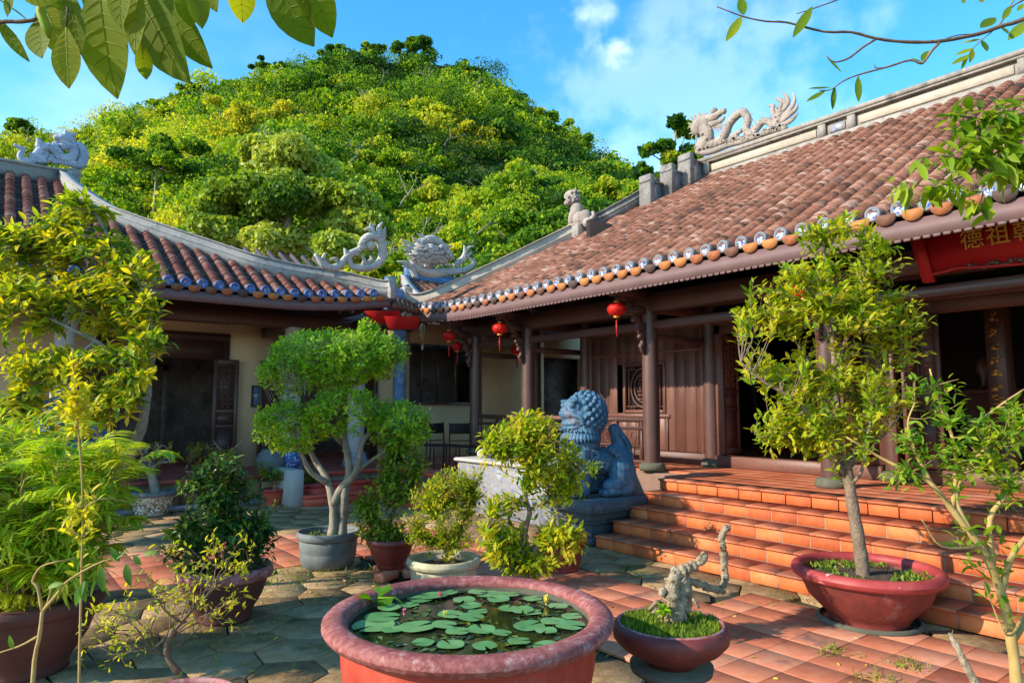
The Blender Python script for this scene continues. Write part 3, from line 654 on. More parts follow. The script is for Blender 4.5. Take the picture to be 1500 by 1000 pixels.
# door bays: jambs, threshold, lintel, door leaves, dark interior
for (y1,y2) in ((6.62,4.10),(3.84,1.22),(.98,-1.48)):
    mb=MB()
    mb.bx((9.25,y2,.75),(9.45,y1,.93),bev=.01); mb.bx((9.30,y1-.11,.93),(9.40,y1,3.0),bev=.01); mb.bx((9.30,y2,.93),(9.40,y2+.11,3.0),bev=.01)
    mb.bx((9.30,y2,2.85),(9.40,y1,3.0),bev=.01)
    mb.bx((9.28,y2+.4,.76),(9.47,y1-.4,.80))
    mb.build('door_frame',m_panel,hall)
def leaf_door(parent,x,y,z0,z1,wd,ang,m=m_panel):
    r_=empty('door_leaf',(x,y,z0)); r_.parent=parent; r_.location=V(x,y,z0)-OFF[parent.name]; OFF[r_.name]=V(0,0,0)
    mb=MB(); h=z1-z0
    for (a,b,c,d) in ((0,.07,0,h),(wd-.07,wd,0,h),(.07,wd-.07,0,.1),(.07,wd-.07,h-.1,h),(.07,wd-.07,h*.36,h*.36+.07),(.07,wd-.07,h*.5,h*.5+.07)): mb.bx((a,-.022,c),(b,.022,d),bev=.005)
    mb.bx((.07,-.008,.1),(wd-.07,.008,h*.36)); mb.bx((.07,-.009,h*.36+.07),(wd-.07,.009,h*.5))
    mb.bx((.07,-.006,h*.5+.07),(wd-.07,.006,h-.1))
    p=mb.build('leaf_panel',m,r_)
    q=MB()
    for j in range(9):
        for i in range(3):
            cx=.07+(wd-.14)*(i+.5)/3; cz_=h*.5+.09+(h*.5-.2)*(j+.5)/9; a=np.linspace(0,2*math.pi,9)
            q.tube([(cx+math.cos(t_)*(wd-.14)/6.4,-.016,cz_+math.sin(t_)*h*.026) for t_ in a],.008,4,cap=False,t=.8)
    q.build('carved_lattice',m,r_); r_.rotation_euler=(0,0,ang); return r_
for y,ang in ((4.0+.28,math.pi*.98),(3.80,math.pi*1.06),(6.5,math.pi*.04),(3.6,math.pi*1.02),(1.4,math.pi*.98)):
    leaf_door(hall,9.30 if ang<1 else 9.28,y,.95,2.85,.55,ang)
leaf_door(hall,9.3,4.05,.95,2.85,.5,R(92)); leaf_door(hall,9.3,3.85,.95,2.85,.5,R(-92))
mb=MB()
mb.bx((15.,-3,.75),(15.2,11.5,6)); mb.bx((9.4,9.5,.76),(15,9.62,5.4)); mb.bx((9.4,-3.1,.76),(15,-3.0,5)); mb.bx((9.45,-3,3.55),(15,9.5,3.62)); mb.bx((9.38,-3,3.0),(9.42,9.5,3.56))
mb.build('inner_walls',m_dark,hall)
# altar shapes in the dark and gilded couplet boards
mb=MB(); mb.bx((12.5,1.2,.76),(13.3,4.2,1.9),bev=.03); mb.bx((12.4,1.1,1.9),(13.4,4.3,1.98),bev=.02); 
for y in (1.5,2.4,3.3,4.0): mb.lathe([(.001,1.98),(.1,1.98),(.05,2.1),(.12,2.3),(.08,2.45),(.001,2.5)],(12.8,y,0),12)
mb.build('altar',m_wood,hall)
for (x,y) in ((10.6,3.1),(10.6,1.6)):
    column(hall,x,y,.75,3.5,.13,m=m_wood)
    mb=MB(); mb.bx((10.40,y-.11,1.3),(10.43,y+.11,3.1),bev=.01); bo=mb.build('couplet_board',m_wood,hall)
    mb=MB()
    for k in range(9):
        z=1.42+k*.18
        for q in range(6): mb.box((10.392,y+rnd.uniform(-.05,.05),z+rnd.uniform(-.05,.05)),(.01,rnd.choice((.07,.02,.04)),rnd.choice((.012,.05))),rot=None)
    mb.build('gilded_carving',m_gold,bo)
# railing
mb=MB()
mb.tube([(8.0,6.96,1.5),(8.0,11.3,1.5)],.045,8); mb.bx((7.965,6.96,1.34),(8.035,11.3,1.385)); mb.bx((7.965,6.96,.84),(8.035,11.3,.89)); mb.bx((7.975,6.96,1.08),(8.025,11.3,1.115))
for k in range(9): mb.bx((7.97,7.0+k*.53,.76),(8.03,7.05+k*.53,1.48))
for k in range(30): mb.bx((7.985,7.05+k*.14,.89),(8.015,7.075+k*.14,1.08))
for k in range(15):
    y=7.2+k*.27; a=np.linspace(0,2*math.pi,7); mb.tube([(8.0,y+math.cos(x)*.06,1.23+math.sin(x)*.09) for x in a],.012,4,cap=False)
mb.build('railing',m_panel,hall)
# ================================================================ left wing
YEL=11.6; ZL=3.70; RL=.577
wing=empty('left_wing',(0,14,.5),'cream walled wing building on the left with dark doorway and upturned red tiled roof','temple building')
roof_l=empty('roof',(0,14,.5)); roof_l.parent=wing; roof_l.location=(0,0,0)
hipL=[(6.0,0.05),(5.4,.45),(4.57,.75),(3.9,.95),(3.3,1.35),(2.7,1.75),(2.1,2.2),(1.7,2.6),(1.25,3.6),(1.1,4.3)]  # (X, s up the slope)
X0=-5.0; XC=6.0
hl=polyf([(x-X0,s_) for x,s_ in hipL[::-1]]); 
liftL=lambda a: .20*max(0,1-(XC-X0-a)/2.2)**2
smx=lambda a: 4.35 if X0+a<1.1 else hl(a)
mt=MB();mc=MB()
roof_ribs(mt,mc,V(X0,YEL,ZL-.09),V(1,0,0),V(0,1,0),RL,0,44,.25,smx,seed=9,z_lift=liftL,r=.08)
mt.build('cover_tile_rows',m_tile2,roof_l,True); mc.build('channel_tiles',m_chan,roof_l)
zl=lambda s_: ZL-.09+RL*s_
mb=MB(); pp=[(x,YEL+s_,zl(s_)-.12) for x,s_ in hipL]
for a,b in zip(pp[:-1],pp[1:]): quadp(mb,[(a[0],a[1],a[2]),(-5,a[1],a[2]),(-5,b[1],b[2]),(b[0],b[1],b[2])],.05)
mb.build('roof_boarding',m_wood,roof_l)
mb=MB(); quadp(mb,[(-5,15.95,zl(4.35)),(1.1,15.95,zl(4.35)),(6,20.3,ZL),(-5,20.3,ZL)],.1)
p_=[(x,YEL+s_,zl(s_)-.03) for x,s_ in hipL]
quadp(mb,[(6.0,11.65,ZL-.1),(6.0,20.3,ZL-.1),(1.1,15.95,zl(4.35)-.03),(2.1,13.8,zl(2.2)-.05),(3.9,12.55,zl(.95)-.05)],.05); mb.build('back_slope',m_chan,roof_l)
eave_row(roof_l,'y',[V(X0+k*.25,YEL-.035,ZL-.045+liftL(k*.25)) for k in range(44)],m_discb,m_discrb)
mb=MB(); xs=np.linspace(-5,6.1,46)
for a,b in zip(xs[:-1],xs[1:]):
    za=liftL(a-X0);zb=liftL(b-X0)
    P_=[(a,YEL-.02,ZL-.17+za),(a,YEL+.03,ZL-.17+za),(a,YEL+.03,ZL-.34+za),(a,YEL-.02,ZL-.33+za),(b,YEL-.02,ZL-.17+zb),(b,YEL+.03,ZL-.17+zb),(b,YEL+.03,ZL-.34+zb),(b,YEL-.02,ZL-.33+zb)]
    mb.add(P_,[(0,1,5,4),(1,2,6,5),(2,3,7,6),(3,0,4,7)],.5)
mb.build('fascia_board',m_fascia,roof_l)
mb=MB(); hpl=[V(x,YEL+s_,zl(s_)+.04) for x,s_ in hipL]
ridge_beam(mb,[V(6.15,11.5,ZL+.22)]+[p+V(0,0,.16*max(0,1-k/2)) for k,p in enumerate(hpl)],.16,.22)
mb.bx((6.02,11.42,ZL+.02),(6.14,11.6,ZL+.42),bev=.02)
mb.build('hip_ridge',m_plasterw,roof_l)
mb=MB(); zt=zl(4.35); mb.bx((-5,15.9,zt-.1),(1.15,16.1,zt+.22)); mb.bx((-5,15.87,zt+.22),(1.2,16.13,zt+.28),bev=.015); mb.bx((1.15,15.8,zt-.3),(1.38,16.15,zt+.3),bev=.02)
mb.build('ridge_wall',m_plaster,roof_l)
mb=MB()
for k in range(45): mb.beam((-4.9+k*.245,YEL+.06,ZL-.27),(-4.9+k*.245,14.3,ZL-.27+RL*2.6),.06,.08)
mb.build('rafters',m_wood,roof_l)
mb=MB(); mb.bx((-5,12.75,3.18),(6.0,12.93,3.44),bev=.02); mb.bx((-5,14.0,3.45),(8,14.2,3.75),bev=.02)
for x in (-3.,-.7,1.55,4.6,6.0): mb.bx((x-.06,12.9,3.1),(x+.06,14.2,3.3),bev=.02)
mb.beam((6.,12.8,3.35),(6.,11.65,3.32),.12,.16)
mb.build('beams',m_wood,wing)
# wall along Y=14.2 with openings
mb=MB()
yw0,yw1=14.2,14.36
def wallseg(x0,x1,z0,z1): mb.bx((x0,yw0,z0),(x1,yw1,z1))
wallseg(-5,-2.6,.5,4.0); wallseg(-2.6,-.4,3.05,4.0); wallseg(-.4,1.62,.5,4.0); wallseg(1.62,3.92,3.12,4.0); wallseg(3.92,4.9,.5,4.0); wallseg(4.9,7.2,3.2,4.0); wallseg(7.2,8.02,.5,4.0)
wallseg(8.02,9.85,.5,1.76); wallseg(8.02,9.85,3.2,4.0); wallseg(9.85,12.2,.5,4.0); wallseg(12.2,13.6,3.05,4.); wallseg(13.6,17,.5,4.)
mb.build('wall',m_cream,wing)
mb=MB()
for a,b in ((1.62,3.92),(4.9,7.2),(-2.6,-.4)):
    mb=MB()
    mb.bx((a,14.17,.5),(a+.09,14.34,3.12)); mb.bx((b-.09,14.17,.5),(b,14.34,3.12)); mb.bx((a,14.16,2.98),(b,14.345,3.13)); mb.bx((a+.09,14.2,2.62),(b-.09,14.3,2.98))
    mb.build('door_frame',m_wood,wing)
leaf_door(wing,3.62,14.10,.52,2.62,.46,R(-8),m_wood); leaf_door(wing,1.35,14.0,.52,2.5,.5,R(8),m_wood); leaf_door(wing,4.3+.2,14.1,.52,2.62,.46,R(-10),m_wood); leaf_door(wing,-.4,14.1,.52,2.6,.5,R(4),m_wood)
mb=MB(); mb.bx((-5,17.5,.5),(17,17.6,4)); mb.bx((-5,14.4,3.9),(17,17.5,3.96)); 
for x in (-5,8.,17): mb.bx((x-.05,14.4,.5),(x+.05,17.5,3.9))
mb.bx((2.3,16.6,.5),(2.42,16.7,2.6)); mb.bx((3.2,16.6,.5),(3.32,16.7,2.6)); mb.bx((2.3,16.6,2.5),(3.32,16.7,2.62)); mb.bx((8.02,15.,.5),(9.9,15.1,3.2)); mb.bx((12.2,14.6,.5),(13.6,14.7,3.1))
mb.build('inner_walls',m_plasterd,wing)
mb=MB(); 
for x in (8.35,8.8,9.3): mb.bx((x,14.22,1.77),(x+.04,14.26,3.2))
mb.bx((8.0,14.15,1.74),(9.87,14.38,1.8)); mb.build('window_frame',m_wood,wing)
for (x,y,mm,r_) in ((1.05,12.85,m_white,.16),(4.72,12.85,m_white,.17),(6.0,12.75,m_white,.17)):
    o=column(wing,x,y,.5,3.2,r_,base=.3,m=mm,mbase=m_mosaic)
for (x,y) in ((7.05,12.9),): column(wing,x,y,.5,3.3,.14,base=.3,m=m_blueg,mbase=m_mosaic)
# white pier at the head of the steps
mb=MB(); mb.bx((4.28,11.55,0),(4.5,12.4,.62),bev=.02); mb.build('step_pier',m_white,wing)
# ================================================================ gallery roof joining both buildings
gal=empty('gallery_roof',(9,15,3.4),'small red tiled link roof with blue rendered end between the two eaves','roof')
mt=MB();mc=MB()
roof_ribs(mt,mc,V(7.6,12.7,3.62),V(1,0,0),V(0,1,0),.46,0,22,.25,lambda a: 3.0 if a>1.0 else .3+2.7*a,seed=11)
mt.build('cover_tile_rows',m_tile,gal,True); mc.build('channel_tiles',m_chan,gal)
mb=MB(); quadp(mb,[(7.6,12.7,3.53),(14,12.7,3.53),(14,15.7,4.91),(8.6,15.7,4.91)],.06); quadp(mb,[(8.6,15.7,4.91),(14,15.7,4.91),(14,18.7,3.5),(7.6,18.7,3.5)],.06); quadp(mb,[(7.6,12.7,3.5),(8.6,15.7,4.88),(7.6,18.7,3.5)],.06); mb.build('roof_boarding',m_chan,gal)
mb=MB(); ridge_beam(mb,[V(7.5,12.6,3.75),V(7.9,13.6,4.12),V(8.3,14.8,4.6),V(8.65,15.7,5.0)],.14,.12); mb.build('verge_ridge',m_plasterw,gal)
mb=MB(); ridge_beam(mb,[V(8.7,15.7,5.12),V(9.6,15.7,5.02),V(11,15.7,4.98),V(14,15.7,4.95)],.16,.2); mb.build('ridge_beam',m_blueg,gal)
# blue saddle block in the valley between the two eaves
a=W(585,445,D=13.2); mb=MB()
mb.box((6.5,12.3,3.80),(.5,.3,.42),rz=.3,bev=.03)
mb.tube(smooth_path([(6.3,12.1,4.25),(6.42,12.2,4.10),(6.7,12.35,4.03),(7.0,12.5,4.2)],3),.06,6)
mb.build('valley_block',m_blueg,gal)
mb=MB(); 
for k in range(7): mb.tube([(6.2+k*.13,11.6+k*.06,3.6),(6.5+k*.13,12.3+k*.06,3.95)],.06,7)
mb.build('valley_tiles',m_tile,gal)
def trough(c,rz,lab):
    mb=MB(); L_,w1,w2,h=.62,.28,.18,.2
    P_=[(-L_/2,-w1,h/2),(L_/2,-w1,h/2),(L_/2,w1,h/2),(-L_/2,w1,h/2),(-L_/2*.8,-w2,-h/2),(L_/2*.8,-w2,-h/2),(L_/2*.8,w2,-h/2),(-L_/2*.8,w2,-h/2)]
    mb.add(P_,[(0,1,5,4),(1,2,6,5),(2,3,7,6),(3,0,4,7),(4,5,6,7)],.5)
    o=mb.build('rain_trough',m_red,None); o.location=c; o.rotation_euler=(0,0,rz); tag(o,lab,'gutter',group='red rain troughs under the roof valley'); return o
trough(W(562,466,D=12.6),-.6,'red metal rain trough under the valley, nearer the left wing')
trough(W(590,474,D=12.4),-.6,'red metal rain trough under the valley, nearer the main hall eave')
# ================================================================ sculptures, lanterns, sign and small things
def zw(ox,oy,sc_,**k): return lambda x,y: W(ox+x/sc_,oy+y/sc_,**k)
def sw(mb,f,pts,r,nrml,flat=.8,n=8,sub=3):
    p=smooth_path([f(*q) for q in pts],sub); u=np.linspace(0,1,len(p)); rr=np.interp(u,np.linspace(0,1,len(np.atleast_1d(r))),r) if np.ndim(r) else np.full(len(p),r)
    mb.tube(p,rr,n,fd=nrml,flat=flat)
    if rr.max()>.055 and len(p)>7:
        g_=np.random.default_rng(len(p)); nv=V(*nrml)
        for q,r0 in zip(p,rr):
            if r0<.045: continue
            for a_ in range(3):
                u_=nrm(g_.normal(size=3)-nv*.6*(1 if g_.random()<.8 else -1)); mb.ell(q+u_*r0*V(.85,.85,.85),(r0*.30,r0*.30,r0*.22),5)
def spikes(mb,f,c,tips,r,nrml,bend=.15):
    for k,t_ in enumerate(tips):
        m=((c[0]+t_[0])/2+(t_[1]-c[1])*bend*(1 if k%2 else -.6),(c[1]+t_[1])/2-(t_[0]-c[0])*bend*(1 if k%2 else -.6))
        sw(mb,f,[c,m,t_],[r,r*.85,r*.15],nrml,.6,6)
def along(pts,f,mb,nrml,h,r,k=14,side=1):
    p=np.array(pts,float); P2=smooth_path(np.column_stack([p,np.zeros(len(p))]),4)[:,:2]
    T=np.gradient(P2,axis=0); Nn=np.column_stack([T[:,1],-T[:,0]]); Nn/=np.linalg.norm(Nn,axis=1)[:,None]+1e-9
    for i in np.linspace(1,len(P2)-2,k).astype(int):
        a=P2[i]+Nn[i]*side*h*.3; b=P2[i]+Nn[i]*side*h+T[i]/np.linalg.norm(T[i])*h*.25
        sw(mb,f,[tuple(a),tuple(b)],[r,r*.2],nrml,.6,5,1)
# ridge dragon of the main hall
f=zw(990,120,7.145,X=XR+.02); nx=(1,0,0); s_=.0148
mb=MB()
body=[(330,660),(430,640),(510,560),(560,440),(640,350),(710,320),(755,400),(735,500),(790,545),(850,480),(910,415),(980,420),(1030,480),(1070,470)]
sw(mb,f,body,[.10,.10,.09,.085,.085,.075,.06],nx,.9,10); along(body,f,mb,nx,72,.022,20,1)
sw(mb,f,[(250,700),(330,590),(300,470),(300,400)],[.16,.17,.15,.12],nx,.8,10)
mb.ell(f(290,430),(.13,.20,.22),12); mb.ell(f(235,470),(.12,.20,.2),12)
sw(mb,f,[(330,390),(400,370),(470,320),(515,300)],[.11,.09,.07,.055],nx,.9,9); mb.ell(f(500,310),(.07,.07,.07),8)
sw(mb,f,[(350,450),(420,430),(480,400),(510,365)],[.08,.065,.05,.03],nx,.8,8); mb.ell(f(400,305),(.08,.09,.07),9); mb.ell(f(425,345),(.09,.04,.04),7)
for k in range(7): sw(mb,f,[(380+k*16,440),(385+k*16,480),(372+k*18,540-abs(k-3)*12)],[.022,.018,.006],nx,.7,5)
spikes(mb,f,(270,440),[(140,365),(125,430),(120,490),(135,545),(160,600),(185,330),(225,305),(160,395),(210,640),(240,320)],.05,nx)
spikes(mb,f,(260,620),[(190,710),(230,740),(200,670),(300,730)],.05,nx)
sw(mb,f,[(480,600),(490,680),(430,670)],[.05,.045,.03],nx,.8,7); sw(mb,f,[(640,540),(620,600),(570,650),(540,600)],[.06,.05,.045,.02],nx,.8,7); sw(mb,f,[(690,510),(600,560),(560,600)],[.05,.05,.03],nx,.8,7)
sw(mb,f,[(1020,480),(1060,400),(1080,310),(1050,290)],[.09,.10,.08,.05],nx,.7,8)
tail=[[(1050,420),(1010,300),(1020,250),(960,252)],[(1060,330),(1110,220),(1090,190),(1035,172)],[(1070,350),(1170,230),(1160,160),(1115,108)],[(1080,390),(1200,280),(1240,190),(1225,112)],[(1080,430),(1220,320),(1262,270),(1275,228)],[(1080,460),(1180,420),(1240,370),(1282,322)],[(1070,380),(1140,260),(1130,200),(1075,182)],[(1060,440),(1150,350),(1200,290),(1215,210)],[(1060,480),(1120,480),(1170,470)]]
for t_ in tail: sw(mb,f,t_,[.05,.055,.045,.012],nx,.6,7)
base=[(230,720),(300,740),(400,720),(560,660),(720,620),(900,550),(1040,510),(1150,475)]
sw(mb,f,base,[.09,.07,.06,.06,.05],nx,1.1,8); 
g=np.random.default_rng(3)
for k in range(60):
    u=g.random(); x=240+900*u; y=745-.27*(x-240)-g.random()*60; mb.ell(f(x,y),(.10,.05+.04*g.random(),.04+.03*g.random()),7)
o=mb.build('dragon_sculpture',m_dragon,None,True); tag(o,'large weathered dragon with fanned tail on the ridge of the main hall','sculpture')
# phoenix-dragon on the left wing ridge
f=zw(0,180,8.333,Y=16.0); ny=(0,1,0)
mb=MB()
for pts,r in (([(170,262),(230,300),(290,320),(255,370),(250,420),(300,465),(380,470),(430,420),(470,360),(520,310),(600,300),(680,340),(720,400),(790,440),(860,435),(900,390),(905,330),(860,290),(800,280),(740,300)],[.03,.05,.07,.08,.10,.10,.09,.08]),
   ([(870,270),(950,265),(1010,330),(1020,430),(970,520),(880,500),(760,480),(690,450)],[.05,.08,.09,.09,.07,.05]),([(455,190),(480,240),(480,290),(530,315)],[.03,.06,.07,.05]),([(640,330),(660,270),(640,230)],[.06,.04,.01]),([(700,310),(690,250),(660,225)],[.06,.04,.01]),
   ([(600,470),(640,420),(600,395)],[.06,.05,.02]),([(680,500),(660,450),(620,430)],[.06,.05,.02]),([(420,480),(400,420),(360,370)],[.05,.05,.02]),([(470,490),(480,420),(470,360)],[.05,.06,.03]),([(520,490),(500,420),(520,370)],[.05,.05,.02]),([(560,490),(530,440),(560,380)],[.05,.05,.02]),
   ([(790,270),(770,220),(740,200)],[.08,.09,.07]),([(780,200),(720,185),(655,180)],[.09,.08,.045]),([(770,215),(740,235),(705,240)],[.05,.04,.02])):
    sw(mb,f,pts,r,ny,.9,8)
mb.ell(f(770,190),(.12,.1,.1),9); spikes(mb,f,(790,190),[(800,80),(860,105),(930,110),(945,150),(930,185),(925,215),(880,235),(840,245)],.05,ny)
spikes(mb,f,(560,330),[(580,420),(550,460),(600,400)],.05,ny)
o=mb.build('phoenix_sculpture',m_dragon_shade,None,True); tag(o,'openwork creature tinted bluish grey for shade on the left end of the left wing ridge, head turned back','sculpture')
# phoenix on the hip corner of the left wing
f=zw(440,310,4.6875,Y=11.55); mb=MB()
for pts,r in (([(100,285),(130,330),(165,370),(220,388),(270,370),(300,330),(340,290),(400,262),(440,230)],[.02,.05,.06,.07,.06,.06,.06,.07]),([(150,330),(165,295),(175,283)],[.04,.03,.01]),([(205,330),(240,325),(255,350)],[.02,.04,.03]),
   ([(410,240),(440,190),(490,170),(540,190),(565,260),(560,320),(530,360),(470,385),(400,388),(350,370),(335,320),(360,290),(400,290)],[.06,.08,.09,.09,.07,.07,.06,.05,.04]),([(320,320),(310,270),(298,250)],[.05,.04,.01]),([(280,390),(300,340),(330,300)],[.05,.05,.02]),([(420,385),(440,340),(420,300)],[.04,.045,.02]),([(460,350),(490,330),(480,300)],[.04,.04,.02]),
   ([(500,190),(505,150),(485,115)],[.06,.05,.05]),([(530,200),(545,160),(540,110),(565,72)],[.07,.07,.05,.01]),([(540,200),(565,160),(585,105)],[.06,.05,.01]),([(530,180),(535,130),(545,92)],[.05,.04,.01]),([(550,210),(575,175),(582,135)],[.05,.04,.01]),([(545,250),(580,225),(612,205)],[.05,.04,.01]),([(550,270),(575,300),(560,340)],[.05,.05,.03]),
   ([(490,120),(460,118),(435,125)],[.05,.035,.01])):
    sw(mb,f,pts,r,ny,.8,7)
mb.ell(f(480,235),(.10,.10,.09),9); spikes(mb,f,(485,115),[(475,85),(488,68),(500,80),(520,90),(515,110)],.025,ny); spikes(mb,f,(470,220),[(405,215),(415,190),(435,175)],.04,ny)
o=mb.build('phoenix_sculpture',m_dragonw,None,True); tag(o,'slender white phoenix with raised wing on the low corner tip of the left wing roof','sculpture')
# dragon on the main hall hip
f=zw(440,310,4.6875,Y=12.05); mb=MB()
mb.ell(f(885,285),(.26,.15,.16),14); mb.ell(f(840,340),(.22,.13,.17),12); mb.ell(f(945,325),(.26,.13,.13),12)
for pts,r in (([(780,250),(860,200),(930,200),(1000,270),(1040,330)],[.06,.10,.10,.10,.07]),([(800,200),(850,190),(900,200)],[.03,.05,.05]),([(760,330),(820,400),(900,420),(1000,415),(1080,410),(1150,395),(1195,350),(1150,310)],[.05,.09,.10,.09,.08,.07,.05,.02]),
   ([(1060,370),(1110,330),(1130,280),(1125,232)],[.07,.07,.05,.02]),([(1130,280),(1160,245),(1195,235)],[.04,.03,.01]),([(1130,310),(1165,290),(1180,270)],[.04,.03,.01]),([(665,342),(730,355),(770,400),(790,450)],[.015,.05,.07,.07]),([(740,370),(700,375)],[.04,.01]),
   ([(840,380),(870,330),(930,300)],[.04,.05,.04]),([(870,400),(930,350),(990,330)],[.04,.05,.03])): sw(mb,f,pts,r,ny,.8,8)
spikes(mb,f,(860,285),[(760,165),(850,172),(905,182),(960,215)],.06,ny,.1)
spikes(mb,f,(850,290),[(688,188),(692,208),(695,228),(702,250),(708,268),(718,285),(722,300),(735,318),(742,336),(720,262)],.05,ny,.08)
spikes(mb,f,(880,210),[(800,150),(780,180),(820,165),(930,180),(770,205)],.04,ny)
g=np.random.default_rng(4)
for k in range(46):
    x=790+220*g.random(); y=235+150*g.random(); mb.ell(f(x,y)+V(0,-.13,0),(.05,.04,.03),6)
gq=np.random.default_rng(14)
for k in range(70):
    a=gq.random()*6.283; r0=gq.random()**.6; x=875+r0*110*math.cos(a); y=290+r0*75*math.sin(a); dx=-(30+25*gq.random()); dy=-14+34*(gq.random()-.4)
    b0=f(x,y)-V(0,.15*math.sqrt(max(0,1-r0*r0))+.04,0); b1=f(x+dx*.55,y+dy*.3)-V(0,.15*math.sqrt(max(0,1-r0*r0))+.07,0); b2=f(x+dx,y+dy)-V(0,.08,0)
    mb.tube(bez(b0,b1,b2,5),[.032,.030,.026,.018,.005],5)
for (x,y,r0) in ((935,255,.05),(905,262,.035),(985,290,.05),(1000,312,.04)): mb.ell(f(x,y)-V(0,.17,0),r0,9)
for k in range(8): sw(mb,f,[(870+k*16,250+k*6),(900+k*14,300+k*6),(880+k*20,345+k*3)],[.02,.025,.008],ny,.8,5)
o=mb.build('dragon_sculpture',m_dragonw,None,True); tag(o,'white dragon head with spiky swept mane on the hip corner of the main hall roof','sculpture')
# stone lion on the main roof verge
f=zw(990-240,120,2.777,X=10.15); f2=lambda px,py: W(px,py,X=10.15)
mb=MB()
for (px,py,r) in ((840,291,(.16,.17,.15)),(836,286,(.1,.2,.12)),(833,297,(.10,.12,.07)),(845,310,(.15,.17,.2)),(850,320,(.16,.2,.16)),(858,318,(.13,.15,.17)),(862,326,(.13,.14,.12)),(838,322,(.10,.09,.14)),(845,332,(.22,.3,.06))): mb.ell(f2(px,py),r,12)
for a,b in (((838,312),(836,331)),((846,312),(848,331)),((860,318),(862,331))): mb.tube([f2(*a),f2(*b)],[.07,.06],8)
sw(mb,lambda x,y:f2(x,y),[(864,322),(870,316),(868,310)],[.05,.05,.03],nx,1,7)
g=np.random.default_rng(5)
for k in range(26): u=nrm(g.normal(size=3)); mb.ell(f2(841,290)+u*V(.17,.17,.16),.04,6)
o=mb.build('stone_lion',m_dragon,None,True); tag(o,'small grey stone lion sitting on a plinth on the roof verge','statue')
